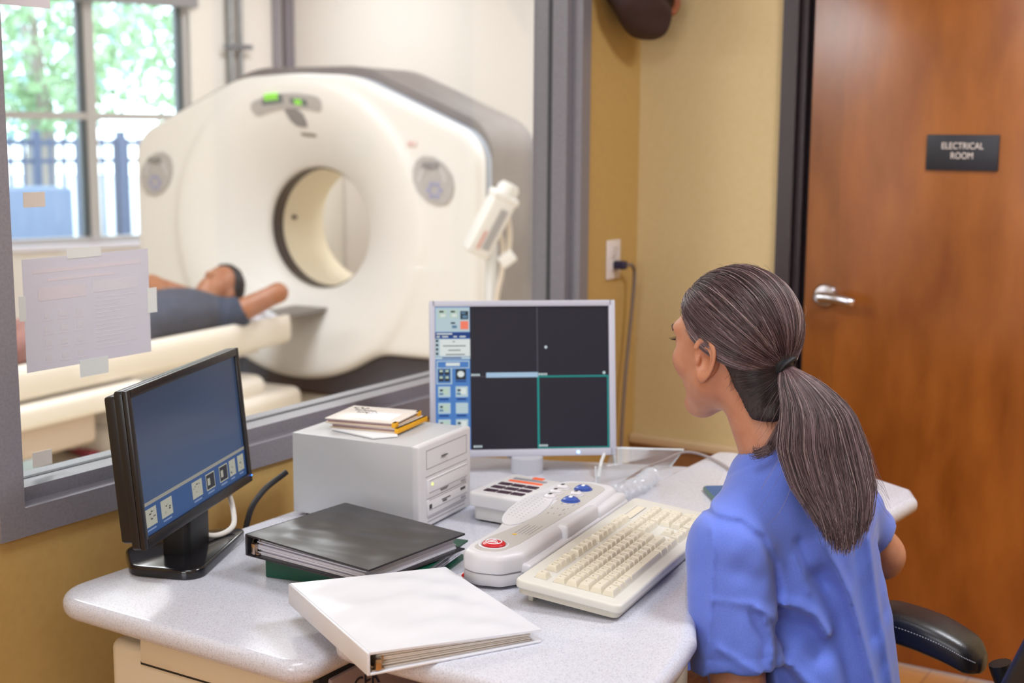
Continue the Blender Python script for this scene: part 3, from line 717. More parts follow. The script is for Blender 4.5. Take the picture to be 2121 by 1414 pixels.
# ------------------------------------------------------------------ desk
def speckle(name, base, dark, rough):
    m = mat(name, base, rough, spec=.5); nt = m.node_tree; bs = nt.nodes['Principled BSDF']
    tc = nt.nodes.new('ShaderNodeTexCoord'); last = None
    vo = nt.nodes.new('ShaderNodeTexVoronoi'); vo.inputs['Scale'].default_value = 780; nt.links.new(tc.outputs['Object'], vo.inputs['Vector'])
    r = nt.nodes.new('ShaderNodeValToRGB'); r.color_ramp.elements[0].position = .02; r.color_ramp.elements[1].position = .75
    sx = nt.nodes.new('ShaderNodeSeparateColor'); nt.links.new(vo.outputs['Color'], sx.inputs[0]); nt.links.new(sx.outputs[0], r.inputs['Fac'])
    r.color_ramp.elements[0].color = lin(dark); r.color_ramp.elements[1].color = lin(base)
    e = r.color_ramp.elements.new(.18); e.color = lin('c6c6d0')
    nt.links.new(r.outputs['Color'], bs.inputs['Base Color']); return m
M_lam = speckle('speckled_laminate', 'd2d2dc', 'b0b0ba', .20)
M_beige = mat('beige_metal', 'd3c5ae', .45, bump=(400, .08, .001)); M_gap = mat('gap_black', '17171a', .6)
back = rpoly([(1.325, 1.155), (1.49, 1.1525), (2.655, 1.160), (2.60, 1.30), (2.455, 1.655), (2.40, 1.672), (1.336, 1.687)], [.045, .0, .03, .1, .04, .02, .075], 7)
o = MB().slab(back, .706, .74, .014, 6, rb=.016).build('rear_worktop', M_lam)
tag(o, 'speckled grey worktop along the wall carrying the monitors and the drive tower', 'worktop')
arc2 = [(1.655 + .75 * t, .728 + .150 * math.sin(pi * t) ** 1.1 - .044 * t) for t in [k / 14 for k in range(1, 14)]]
front = [(1.372, 1.149), (1.362, .66), (1.46, .694), (1.56, .708), (1.655, .728)] + arc2 + [(2.405, .684), (2.54, .672), (2.60, .70), (2.645, .775), (2.69, .90), (2.705, 1.03), (2.70, 1.12), (2.685, 1.149)]
front = rpoly([(p[0], p[1]) for p in front], [.03] + [.012] * (len(front) - 2) + [.02], 3)
o = MB().slab(front, .735, .770, .014, 6, rb=.018).build('front_worktop', M_lam)
tag(o, 'curved speckled grey worktop with the keyboard, cut in where the seated person works', 'worktop')
o = thing('desk_support', 'beige panel legs carrying the front worktop beside the seated person', 'desk legs', (0, 0, 0))
MB().rbox((1.46, .752, 0), (1.683, .774, .734), .003, 2).build('leg_panel', M_beige, o); MB().rbox((2.50, .80, 0), (2.522, .98, .734), .003, 2).build('leg_panel', M_beige, o)
cb = thing('console_cabinet', 'beige metal cabinet under the left end of the rear worktop', 'cabinet', (0, 0, 0))
b = MB(); b.slab(rpoly([(1.352, 1.176), (1.76, 1.176), (1.76, 1.562), (1.352, 1.562)], .02, 4), .0, .688, .014, 4); b.build('cabinet_body', M_beige, cb)
b = MB(); b.rbox((1.3475, 1.178, .668), (1.74, 1.486, .7055), .002, 2); b.build('upper_panel', M_beige, cb)
b = MB(); b.box((1.3495, 1.179, .6645), (1.70, 1.488, .6695)); b.build('shadow_gap', M_gap, cb, 0)
b = MB(); b.rbox((1.395, 1.160, .52), (1.62, 1.178, .698), .003, 2); q = b.build('label_panel', mat('panel_taupe', '94807a', .5), cb)
b = MB(); b.box((1.375, 1.166, .51), (1.632, 1.1765, .7045)); b.build('panel_frame', M_gap, cb, 0)
text('lettering', 'CER', .034, mat('letter_dark', '2b2526', .5), q, frame_M((1.472, 1.1592, .668), (1, 0, 0), (0, 0, 1), (0, -1, 0)))

# ------------------------------------------------------------------ black monitor
M_blk = mat('black_plastic', '1b1b1f', .34, bump=(700, .05, .0004)); M_blkm = mat('black_matt', '141417', .5)
yaw = -1.2045; tl = .09; n = Vector((math.cos(yaw), math.sin(yaw), 0)); upv = math.cos(tl) * hz - math.sin(tl) * n; rv = (-n).cross(hz); nn = rv.cross(upv)
mo = thing('monitor', 'black widescreen monitor with a blue desktop on the left end of the desk', 'monitor', (1.60, 1.625, .74))
S = Matrix.Translation((-1.60, -1.625, -.74))
PM = S @ frame_M((1.597, 1.611, .9424), rv, upv, nn)      # x right, y up, z towards the viewer
w, h = .432, .246
b = MB(); fr = rpoly([(-w / 2, -h / 2), (w / 2, -h / 2), (w / 2, h / 2), (-w / 2, h / 2)], .006, 4)
b.slab(fr, -.022, -.0075, .001, 2, M=PM, rb=.003); fr2 = [(x * .96, y * .93) for x, y in fr]; b.slab(fr2, -.044, -.022, .001, 2, M=PM, rb=.006); b.build('housing', M_blk, mo)
b = MB()
def bezel(b, w, h, l, r_, t, bt, z0, z1, M, rad=.005, bev=.0015):
    for lo, hi in (((-w / 2, -h / 2, z0), (-w / 2 + l, h / 2, z1)), ((w / 2 - r_, -h / 2, z0), (w / 2, h / 2, z1)), ((-w / 2 + l * .5, h / 2 - t, z0), (w / 2 - r_ * .5, h / 2, z1)), ((-w / 2 + l * .5, -h / 2, z0), (w / 2 - r_ * .5, -h / 2 + bt, z1))):
        b.rbox(lo, hi, bev, 2, M=M)
bezel(b, w, h, .0135, .0135, .0135, .0165, -.0072, .001, PM); b.build('bezel', M_blk, mo)
def screen_base(name, c1, c2, strength, rough=.25):
    m = mat(name, '08090c', rough, spec=.45); nt = m.node_tree; bs = nt.nodes['Principled BSDF']
    tc = nt.nodes.new('ShaderNodeTexCoord'); sp = nt.nodes.new('ShaderNodeSeparateXYZ'); nt.links.new(tc.outputs['Generated'], sp.inputs[0])
    r = nt.nodes.new('ShaderNodeValToRGB'); r.color_ramp.elements[0].color = lin(c1); r.color_ramp.elements[1].color = lin(c2)
    nt.links.new(sp.outputs['Z'], r.inputs['Fac']); nt.links.new(r.outputs['Color'], bs.inputs['Emission Color']); bs.inputs['Emission Strength'].default_value = strength
    return m
def E(name, col, s=1.0):
    m = mat(name, col, .35, spec=.2, emit=s); m.node_tree.nodes['Principled BSDF'].inputs['Base Color'].default_value = (.012, .012, .014, 1); return m
def plate2(b, x0, x1, y0, y1, m, z, M): b.add([(x0, y0, z), (x1, y0, z), (x1, y1, z), (x0, y1, z)], [(0, 1, 2, 3)], m, M)
sw, shh = w - .027, h - .030
mats = [screen_base('screen_blue', '34507a', '3a4458', .72), E('ui_bar', '8f8c84', .8), E('ui_task', '2c4d7d', .8), E('ui_icon', 'a7a698', .8), E('ui_icon_dark', '24262e', .7), E('ui_caption', '7f93b8', .7)]
b = MB(); yc = .0015; plate2(b, -sw / 2, sw / 2, -shh / 2 + yc, shh / 2 + yc, 0, -.0040, PM)
y0 = -shh / 2 + yc; plate2(b, -sw / 2, sw / 2, y0 + .0455, y0 + .051, 1, -.0038, PM); plate2(b, -sw / 2, sw / 2, y0, y0 + .0455, 2, -.0039, PM)
rgI = np.random.default_rng(4)
for x, dk in ((.004, 0), (.060, 0), (.176, 0), (.232, 1), (.288, 1), (.332, 0), (.370, 0)):
    x0 = -sw / 2 + x; ww = (.040 if x < .3 else .027) if dk == 0 else .036; plate2(b, x0, x0 + ww, y0 + .012, y0 + .040, 3, -.0037, PM)
    if dk: plate2(b, x0 + .002, x0 + ww - .002, y0 + .014, y0 + .038, 4, -.0036, PM); plate2(b, x0 + .006, x0 + .016, y0 + .020, y0 + .032, 3, -.0035, PM)
    else:
        for _ in range(7):
            u, v = rgI.uniform(.003, ww - .010), rgI.uniform(.014, .034); plate2(b, x0 + u, x0 + u + rgI.uniform(.002, .007), y0 + v, y0 + v + .002, 4 if rgI.random() < .4 else 1, -.0036, PM)
    plate2(b, x0 + .004, x0 + ww - .006, y0 + .006, y0 + .0085, 5, -.0037, PM)
b.build('screen', mats, mo, 0)
MB().rbox((w / 2 - .006, -h / 2 + .010, .0008), (w / 2 - .002, -h / 2 + .0125, .0022), .0006, 2, M=PM).build('power_light', E('led_blue', '2f7dff', 3.), mo)
bp = rpoly([(1.470, 1.637), (1.508, 1.523), (1.742, 1.632), (1.62, 1.735), (1.53, 1.715)], [.035, .03, .02, .03, .04], 6)
b = MB(); b.slab(bp, .740, .757, .005, 4, M=S, rb=.002); b.build('stand_base', mat('black_gloss', '17161a', .12, spec=.6), mo)
b = MB(); nk = frame_M((1.592, 1.628, .755), rv, -n, (0, 0, 1)); b.slab(rpoly([(-.045, -.02), (.045, -.02), (.045, .03), (-.045, .03)], .012, 4), 0, .10, .003, 2, M=S @ nk); b.build('stand_neck', M_blkm, mo)
b = MB(); b.tube([S @ Vector(p) for p in bez([(1.72, 1.665, .835), (1.726, 1.655, .79), (1.70, 1.632, .766), (1.65, 1.628, .763), (1.60, 1.65, .785)], 10)], .0048, 10); b.build('cable', mat('cable_white', 'd9d4cd', .4), mo)

# ------------------------------------------------------------------ main monitor
M_sil = mat('silver_plastic', 'b9b8c4', .38); M_silm = mat('silver_stand', 'b4b3ba', .4)
yaw = -2.4881; tl = .1641; n = Vector((math.cos(yaw), math.sin(yaw), 0)); upv = math.cos(tl) * hz - math.sin(tl) * n; rv = (-n).cross(hz); nn = rv.cross(upv)
cx, cy, cz = 2.415, 1.475, .9375
mm = thing('monitor', 'silver square-shaped monitor showing four dark scan panes and a blue tool column', 'monitor', (2.43, 1.48, .74))
S = Matrix.Translation((-2.43, -1.48, -.74)); PM = S @ frame_M((cx, cy, cz), rv, upv, nn); w, h = .3935, .3285
b = MB(); fr = rpoly([(-w / 2, -h / 2), (w / 2, -h / 2), (w / 2, h / 2), (-w / 2, h / 2)], .006, 4); b.slab(fr, -.035, -.006, .001, 2, M=PM, rb=.006); b.slab([(x * .8, y * .8) for x, y in fr], -.058, -.034, .001, 2, M=PM, rb=.008); b.build('housing', M_sil, mm)
b = MB(); bezel(b, w, h, .0115, .0135, .0125, .0150, -.006, .002, PM); b.build('bezel', M_sil, mm)
mats = [E('scan_black', '221f2b', .7), E('tool_blue', '4a7fc4', .80), E('tool_pale', 'b9cfd6', .80), E('tool_navy', '123a7c', .9), E('tool_white', 'dfe7e4', .80), E('tool_red', 'e8785f', .95), E('tool_line', '5a7d99', .9), E('tool_dark', '22303c', .8), E('tool_green', 'bcd3c3', .80), E('scan_line', '4b4852', .9), E('scan_teal', '108a86', .85), E('scan_bar', 'a9c6e0', .80), E('scan_text', 'c3d3d6', .95)]
b = MB(); x0 = -w / 2 + .0115; x1 = w / 2 - .0135; y0 = -h / 2 + .015; y1 = h / 2 - .0125; W_ = x1 - x0; H_ = y1 - y0
def P(u0, u1, v0, v1, m, l=1): plate2(b, x0 + u0 * W_, x0 + u1 * W_, y1 - v1 * H_, y1 - v0 * H_, m, -.0034 + .00025 * l, PM)
P(0, 1, 0, 1, 0, 0); P(0, .2, 0, 1, 1)
P(.003, .198, .005, .175, 2, 2)
for u, v, m in ((.02, .02, 8), (.085, .02, 8), (.145, .03, 7), (.085, .10, 2), (.145, .10, 5)):
    P(u, u + .046, v, v + .058, m, 3)
    if m != 5: P(u + .006, u + .03, v + .008, v + .02, 7 if m != 7 else 6, 4); P(u + .012, u + .04, v + .03, v + .05, 4 if m == 8 else 6, 4)
P(0, .2, .178, .220, 3, 2)
for u, v, ww in ((.008, .184, .09), (.008, .204, .02), (.04, .204, .035), (.105, .204, .02), (.14, .204, .035)): P(u, u + ww, v, v + .009, 4, 3)
P(0, .03, .222, .345, 2, 2)
for k in range(4): P(.004, .018, .228 + .03 * k, .245 + .03 * k, 7, 3)
P(.028, .2, .225, .345, 4, 3)
for v, u, ww in ((.24, .10, .012), (.27, .045, .13), (.30, .075, .07), (.33, .06, .11)): P(u, u + ww, v, v + .006, 9, 4)
P(0, .2, .348, .366, 2, 2); P(.04, .15, .353, .361, 3, 3)
P(.008, .195, .375, .43, 2, 2); P(.014, .19, .383, .424, 1, 3); P(.06, .14, .39, .413, 4, 4)
P(.006, .095, .425, .54, 2, 2); P(.012, .088, .43, .533, 1, 3)
for i in range(2):
    for j in range(2): P(.018 + .034 * i, .048 + .034 * i, .435 + .045 * j, .476 + .045 * j, 7, 4); P(.024 + .034 * i, .042 + .034 * i, .44 + .045 * j, .455 + .045 * j, 8, 5)
P(.115, .175, .435, .51, 7, 3); b.add([((x0 + .145 * W_) + .020 * W_ * math.cos(a), y1 - .47 * H_ + .022 * H_ * math.sin(a), -.0022) for a in [2 * pi * k / 14 for k in range(14)]], [tuple(range(14))], 4, PM)
P(.115, .175, .515, .525, 3, 3)
for r_ in range(4):
    v = .555 + .115 * r_
    for c in range(2):
        u = .015 + .1 * c; P(u, u + .07, v, v + .075, 2, 3)
        if (r_, c) != (1, 1): P(u + .01, u + .03, v + .02, v + .035, 7, 4); P(u + .025, u + .06, v + .012, v + .055, 4 if c else 8, 4); P(u + .006, u + .03, v + .045, v + .06, 6, 4)
        P(u + .005, u + .06, v + .084, v + .096, 3, 3)
P(.583, .589, 0, .47, 9, 1); P(.2, .589, .487, .492, 9, 1)
P(.29, .589, .462, .497, 11, 3)
for k in range(1, 4): P(.29 + .075 * k, .2915 + .075 * k, .462, .497, 2, 4)
P(.589, .997, .487, .499, 10, 2); P(.583, .595, .487, .997, 10, 2); P(.989, .998, .487, .997, 10, 2); P(.589, .997, .990, .998, 10, 2)
for u, v in ((.205, .482), (.592, .482), (.215, .982), (.592, .982)):
    for k in range(4): P(u + .013 * k, u + .009 + .013 * k, v - .012, v + .002, 12, 4)
for u, v in ((.635, .287), (.971, .470)):
    b.add([((x0 + u * W_) + .0030 * math.cos(a), y1 - v * H_ + .0030 * math.sin(a), -.0024) for a in [2 * pi * k / 12 for k in range(12)]], [tuple(range(12))], 12, PM)
b.build('screen', mats, mm, 0)
b = MB(); b.lathe([(0, .0018), (.0035, .0018), (.0035, .004), (0, .0046)], 16, M=PM @ Matrix.Translation((.115, -h / 2 + .0075, 0))); b.build('power_button', E('led_power', '9fc0ff', 2.5), mm)
b = MB(); b.lathe([(.034, .0), (.034, .034), (.030, .036)], 36, M=S @ Matrix.Translation((2.401, 1.456, .740))); b.rbox((-.035, .024, -.10), (.035, .050, .02), .006, 3, M=S @ frame_M((2.408, 1.468, .86), rv, -n, hz)); b.build('stand_column', M_silm, mm)

# ------------------------------------------------------------------ drive tower
py = R(5.886)
pc = thing('drive_tower', 'pale grey box-shaped disc drive tower with two drive slots on its front', 'disc drive', (1.912, 1.387, .740), py)
M_pc = mat('tower_grey', 'bdbcbd', .4, bump=(500, .08, .0006)); M_pcf = mat('tower_front', 'cfccce', .42); M_line = mat('groove_grey', '8e8b90', .6); M_ink = mat('ink_dark', '3a393e', .6)
W_, L_, H_ = .196, .268, .158
MB().rbox((.0, .010, .006), (W_, L_, H_), .003, 2).build('tower_case', M_pc, pc)
MB().rbox((-.001, -.004, .004), (W_ + .001, .012, H_ + .001), .0045, 3).build('front_panel', M_pcf, pc)
ft = MB()
for x in (.02, W_ - .02):
    for y in (.03, L_ - .03): ft.lathe([(.012, 0), (.012, .007)], 12, M=Matrix.Translation((x, y, 0)))
ft.build('rubber_feet', M_blkm, pc).name = 'rubber_foot'
def fplate(b, x0, x1, z0, z1, y, m=0): b.box((x0, y, z0), (x1, -.003, z1), m)
b = MB()
for x0, x1, z0, z1 in ((.025, .178, .112, .146), ):
    for q in ((x0, x1, z1, z1 + .0008), (x0, x1, z0, z0 + .0008), (x0, x0 + .0008, z0, z1), (x1 - .0008, x1, z0, z1)): fplate(b, *q, -.0046, 0)
fplate(b, .022, .180, .098, .0988, -.0046)
for z in (.0135, .020): fplate(b, .030, .170, z, z + .0012, -.0046)
b.build('front_groove', M_line, pc, 0)
for z0, z1, nm in ((.058, .092, 'upper'), (.026, .056, 'lower')):
    d = MB().rbox((.026, -.0075, z0), (.178, .004, z1), .0015, 2).build('disc_drive', mat('drive_face_' + nm, 'd3d0d2', .4), pc)
    b = MB(); zz = z0 + (.012 if nm == 'upper' else .013); b.box((.030, -.0082, z0 + .010), (.174, -.0074, z0 + .0108)); b.box((.030, -.0082, z1 - .0012), (.174, -.0074, z1 - .0006)); b.build('tray_line', M_line, d, 0)
    MB().rbox((.150, -.0092, z0 + .004), (.166, -.007, z0 + .0075), .0006, 2).build('eject_button', M_line, d)
b = MB()
b.box((.030, -.0084, .0385), (.0385, -.0073, .0465)); b.box((.076, -.0084, .0445), (.108, -.0073, .0462)); b.box((.080, -.0084, .0405), (.094, -.0073, .0428)); b.box((.148, -.0084, .046), (.166, -.0073, .0505)); b.box((.07, -.0084, .0655), (.10, -.0073, .0665)); b.box((.072, -.0084, .063), (.096, -.0073, .0639)); b.box((.08, -.0084, .126), (.10, -.0042, .1268))
b.build('front_lettering', M_ink, pc, 0)
MB().lathe([(0, 0), (.003, 0), (.003, .002), (0, .0026)], 14, M=frame_M((.040, -.0075, .083), (1, 0, 0), (0, 0, 1), (0, -1, 0))).build('drive_light', E('led_yellow', 'd8e08a', 1.3), pc)
b = MB(); b.tube(bez([(1.79, 1.725, .006), (1.79, 1.725, .35), (1.795, 1.715, .60), (1.815, 1.705, .735), (1.845, 1.695, .785), (1.90, 1.682, .815)], 8), .0055, 10); o = b.build('power_cable', mat('cable_black', '1d1c1f', .5)); tag(o, 'black cable looping up behind the pale grey drive tower', 'cable')

# disc cases and sheets on the tower
pcM = Matrix.Translation((1.912, 1.387, .740)) @ Matrix.Rotation(py, 4, 'Z'); zt = .740 + H_ + .0012
M_clear = glass_mat('clear_plastic', (.93, .93, .95), .08, haze=.12)
def on_tower(px, py_): q = pcM @ Vector((px, py_, 0)); return q.x, q.y
o = MB().slab([(1.935, 1.600), (1.917, 1.49), (1.955, 1.462), (2.075, 1.56), (2.06, 1.63)], zt, zt + .0035, .0005, 1).build('paper_sheet', mat('paper_white', 'e9e8e8', .7), None, 0); tag(o, 'folded white paper under the yellow-edged disc cases on the drive tower', 'paper')
def disc_case(z, x, y, rz, lab, writing, full):
    t = thing('disc_case', lab, 'disc case', (x, y, z), rz, 'disc cases stacked on the drive tower')
    MB().rbox((-.071, -.062, 0), (.071, .062, .0022), .0006, 2).build('case_back', mat('case_sheet', 'd8c3ac', .5) if full else bpy.data.materials['case_sheet'], t)
    MB().rbox((-.068, -.058, .0022), (.062, .058, .0070), .0008, 2).build('insert', mat('insert_mauve', 'b59a9d', .5) if full else bpy.data.materials['insert_mauve'], t)
    MB().rbox((-.071, -.062, .0072), (.071, .062, .0094), .0006, 2).build('case_lid', mat('case_lid_cream', 'e3d8cf', .25) if full else bpy.data.materials['case_lid_cream'], t)
    b = MB()
    if full: mat('spine_yellow', 'e3a512', .5)
    for y0, y1 in (((-.0625, .0625),) if full else ((-.0625, -.046), (.046, .0625))):
        MB().rbox((.064, y0, .0002), (.0715, y1, .0094), .0006, 2).build('spine', bpy.data.materials['spine_yellow'], t)
    if writing:
        b = MB(); rg = np.random.default_rng(11)
        for row, (y0, n_) in enumerate(((.040, 5), (.022, 6), (.004, 6))):
            x = -.060 + row * .012
            for k in range(n_):
                ww = rg.uniform(.004, .008); a = rg.uniform(-.004, .004); b.tube([(x, y0 + a, .0096), (x + ww * .5, y0 + a + .006, .0096), (x + ww, y0 + a * .5, .0096)], .0007, 5); x += ww + .001
        b.build('handwriting', M_ink, t)
        MB().rbox((-.012, -.045, .0093), (.052, .015, .0098), .0002, 1).build('case_label', mat('label_white', 'efeaf0', .4), t)
cr = math.atan2(1.4632 - 1.4944, 1.9224 - 2.0984) + pi / 2
disc_case(zt + .0036, 2.012, 1.548, R(-80), 'yellow-spined disc case lying underneath on the drive tower', False, True)
disc_case(zt + .0136, 2.006, 1.556, R(-77), 'top disc case with yellow spine ends and handwriting on its lid', True, False)
# ------------------------------------------------------------------ white control box with coloured keys
cbx = thing('control_box', 'low white control box with dark and orange key rows behind the long keypad', 'control box', (2.035, 1.225, .740), R(3))
M_wht = mat('white_plastic', 'd2d0d1', .4)
MB().slab(rpoly([(-.005, 0), (.150, 0), (.165, .125), (.0, .135)], .012, 4), .030, .056, .006, 4, rb=.002).build('box_top', M_wht, cbx)
MB().slab(rpoly([(.004, .012), (.146, .012), (.156, .118), (.008, .126)], .01, 4), .004, .031, .001, 2).build('box_base', mat('white_plastic_low', 'd3d0cd', .45), cbx)
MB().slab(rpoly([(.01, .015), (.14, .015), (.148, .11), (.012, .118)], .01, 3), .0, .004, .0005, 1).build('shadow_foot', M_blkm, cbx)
b = MB()
for r_ in range(3):
    for c in range(3): b.rbox((.020 + .027 * r_, .030 + .028 * c, .0555), (.036 + .027 * r_, .055 + .028 * c, .0575), .0006, 1, 0)
for c, (m, x) in enumerate(((1, .104), (2, .122))):
    b.rbox((x, .035, .0555), (x + .010, .105, .0575), .0006, 1, m)
b.rbox((.138, .050, .0555), (.150, .072, .0578), .0006, 1, 1)
b.build('key_strip', [mat('key_plum', '3b2233', .4), mat('key_orange', 'ef6a3d', .4), mat('key_slate', '8e8d94', .4)], cbx)

# ------------------------------------------------------------------ long keypad
KM = frame_M((1.675, 1.031, .770), (math.cos(R(5.5)), math.sin(R(5.5)), 0), (-math.sin(R(5.5)), math.cos(R(5.5)), 0), (0, 0, 1))
kp = thing('scan_keypad', 'long white scan keypad with a red round button and blue keys beside the keyboard', 'keypad', M=KM @ Matrix.Diagonal((.93, 1, 1, 1)))
Lk = .455
def kpw(t): return None
tilt = Matrix.Rotation(R(-1.0), 4, 'Y')
up_out = rpoly([(-.018, .020), (.02, -.004), (.30, -.004), (.448, .004), (.462, .06), (.445, .112), (.40, .122), (.31, .126), (.225, .118), (.12, .092), (.02, .094), (-.012, .088), (-.026, .06)], [.02, .03, .03, .03, .03, .04, .03, .06, .06, .10, .04, .02, .03], 7)
low_out = [(x * .985 + .002, y * 1.0 - (.012 if y < .03 and x > .03 else 0)) for x, y in up_out]
M_kp = mat('keypad_white', 'd0ced2', .38); M_kpl = mat('keypad_lower', 'c6c4c8', .42)
MB().slab(low_out, .004, .024, .002, 2, rb=.006).build('lower_shell', M_kpl, kp)
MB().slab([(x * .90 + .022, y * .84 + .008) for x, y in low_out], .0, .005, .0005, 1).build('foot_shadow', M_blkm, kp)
KT = Matrix.Translation((0, 0, .0255)) @ tilt
MB().slab(up_out, 0, .030, .010, 5, M=KT, rb=.002).build('upper_shell', M_kp, kp)
face = rpoly([(.004, .028), (.05, .020), (.30, .014), (.425, .018), (.442, .060), (.425, .098), (.36, .106), (.335, .080), (.31, .066), (.22, .058), (.14, .064), (.06, .078), (.005, .078), (-.008, .055)], [.02, .02, .03, .03, .03, .03, .03, .02, .04, .06, .05, .03, .02, .03], 5)
MB().slab(face, .0297, .0306, .0003, 1, M=KT).build('face_plate', mat('keypad_face', 'b9b4b0', .5), kp)
spk = [(.24 + .105 * math.cos(a), .090 + .030 * math.sin(a) + .010 * math.cos(a)) for a in [2 * pi * k / 28 for k in range(28)]]
MB().slab(spk, .0295, .0318, .0014, 3, M=KT).build('speaker_dome', M_kp, kp)
b = MB()
for i in range(11):
    for j in range(5):
        x = .175 + .012 * i + .004 * j; y = .074 + .009 * j + .0008 * i
        if ((x - .24) / .095) ** 2 + ((y - .09 - (x - .24) * .1) / .025) ** 2 < 1: b.lathe([(.0013, .0312), (.0013, .0321), (0, .0321)], 6, M=KT @ Matrix.Translation((x, y, 0)))
b.build('speaker_grille', mat('hole_grey', '9d9a98', .7), kp)
M_kb1 = mat('keypad_button', 'cfcbce', .35); M_kb2 = mat('keypad_button_blue', '3c56a2', .3); M_kbt = mat('button_print', 'eef0f6', .4)
for x, y, r_, bl_ in ((.318, .083, .0105, 0), (.352, .087, .0105, 0), (.386, .088, .0105, 0), (.356, .050, .0105, 0), (.316, .044, .0135, 1), (.396, .053, .0135, 1)):
    k = MB().lathe([(r_ + .003, .030), (r_ + .003, .0316), (r_, .0322), (r_, .0345), (r_ * .7, .0372), (0, .038)], 24, M=KT @ Matrix.Translation((x, y, 0))).build('round_button', M_kb2 if bl_ else M_kb1, kp)
    MB().rbox((-.004, -.003, .0372), (.004, .003, .0384), .0006, 1, M=KT @ Matrix.Translation((x, y, 0))).build('button_symbol', M_kbt if bl_ else M_ink, k)
k = MB().lathe([(.024, .0296), (.024, .0312), (.021, .032), (.0205, .0306), (.0205, .030)], 32, M=KT @ Matrix.Translation((.028, .053, 0))).build('button_ring', M_kp, kp)
k = MB().lathe([(.0185, .030), (.0185, .033), (.016, .0352), (0, .0365)], 32, M=KT @ Matrix.Translation((.028, .053, 0))).build('stop_button', mat('stop_red', 'c0202c', .3), kp)
b = MB(); q = KT @ Matrix.Translation((.028, .053, .0362)); b.tube([q @ Vector((.0125 * math.cos(a), .0125 * math.sin(a), -.0004)) for a in [2 * pi * i / 28 for i in range(28)]], .0008, 6, closed=True)
for rr_ in (.0095, .005): b.tube([q @ Vector((rr_ * math.cos(a), rr_ * math.sin(a), .0)) for a in [pi / 2 + .6 + 2 * pi * i / 3 for i in range(3)]], .0009, 6, closed=True)
b.build('stop_emblem', M_kbt, k)
b = MB()
for x0, y0 in ((.225, .028), (.255, .034), (.29, .030)):
    for dx, dy, ww in ((0, .02, .016), (.003, .010, .010), (-.002, -.002, .020), (.012, -.006, .006)):
        b.box((x0 + dx, y0 + dy, .0304), (x0 + dx + ww * .5, y0 + dy + .0015, .0308), M=KT)
for k in range(5): b.box((.10 , .026 + .006 * k, .0304), (.10 + .055 - .006 * (k % 2), .0268 + .006 * k, .0308), M=KT)
b.build('keypad_print', mat('print_grey', '7c7a7c', .6), kp, 0)
MB().add([(.088, .044, .0309), (.098, .044, .0309), (.093, .054, .0309)], [(0, 1, 2)], 0, KT).build('warning_triangle', mat('warn_yellow', 'e2b53a', .5), kp, 0)
b = MB(); b.rbox((.30, -.014, .006), (.435, .006, .024), .006, 4, M=KT); b.rbox((.015, -.016, -.004), (.44, .004, .012), .005, 4, M=KT); b.rbox((.165, -.013, .008), (.305, .006, .033), .006, 4, M=KT); b.build('side_rail', M_kp, kp)

# ------------------------------------------------------------------ keyboard
KB = frame_M((1.633, .8375, .770), (math.cos(R(6.6)), math.sin(R(6.6)), 0), (-math.sin(R(6.6)), math.cos(R(6.6)), 0), (0, 0, 1))
kb = thing('keyboard', 'full-size cream keyboard lying in front of the seated person', 'keyboard', M=KB)
M_kbc = mat('keyboard_case', 'd3d0c8', .42); M_key = mat('key_cream', 'dad2c0', .42); M_kwell = mat('key_well', 'bdb8ae', .6); M_leg = mat('print_faint', '9f9880', .6)
Lb, Db = .500, .166
kt = Matrix.Rotation(R(5.5), 4, 'X')
MB().slab(rpoly([(0, 0), (Lb, 0), (Lb, Db), (0, Db)], .012, 4), .0125, .026, .004, 4, M=kt, rb=.003).build('case', M_kbc, kb)
MB().slab(rpoly([(.006, .006), (Lb - .006, .006), (Lb - .006, Db - .004), (.006, Db - .004)], .01, 3), .003, .013, .001, 2, M=kt).build('lower_case', mat('keyboard_case_low', 'c9c3b6', .45), kb)
for x in (.03, Lb - .06):
    MB().rbox((x, Db - .020, .0), (x + .03, Db - .012, .018), .001, 1).build('folding_foot', M_kbc, kb)
    MB().rbox((x, .012, .0), (x + .03, .02, .005), .001, 1).build('rubber_foot', M_blkm, kb)
U = .0190
def keycap(w_, d_=1, h_=.0085):
    a, c = (w_ * U - .0012) / 2, (d_ * U - .0012) / 2; t = .0022
    v = []
    for z, i, s in ((0, 0, 0), (h_ * .8, t, .001), (h_, t + .0011, .0012)):
        v += [(-a + i, -c + i, z), (a - i, -c + i, z), (a - i, c - i + s * 0, z), (-a + i, c - i, z)]
    f = []
    for k in range(2):
        for q in range(4):
            r_ = (q + 1) % 4; f.append((k * 4 + q, k * 4 + r_, k * 4 + 4 + r_, k * 4 + 4 + q))
    f.append((8, 9, 10, 11)); return v, f
KMESH = {}
def key(x, y, w_=1, d_=1, h_=.0085):
    kk = (w_, d_, h_)
    if kk not in KMESH:
        b = MB(); b.add(*keycap(w_, d_, h_)); b.box((-.003, .0005, h_ - .0001), (-.0005, .003, h_ + .0001), 1)
        o = b.build('key', [M_key, M_leg], kb, 0); KMESH[kk] = o.data
    else:
        o = bpy.data.objects.new('key', KMESH[kk]); COL.objects.link(o); o.parent = kb
    o.matrix_local = kt @ Matrix.Translation((x + w_ * U / 2, y + d_ * U / 2, .0258)); return o
X0, Y0 = .024, .020
wells = []
def rowk(y, x, ws):
    for w_ in ws:
        if w_ > 0: key(X0 + x * U, Y0 + y * U, w_)
        x += abs(w_)
rowk(0, 0, [1.5, 1, 1.5, 7, 1.5, 1, 1.5]); rowk(1, 0, [2.25] + [1] * 10 + [2.75]); rowk(2, 0, [1.75] + [1] * 11 + [2.25]); rowk(3, 0, [1.5] + [1] * 12 + [1.5]); rowk(4, 0, [1] * 13 + [2])
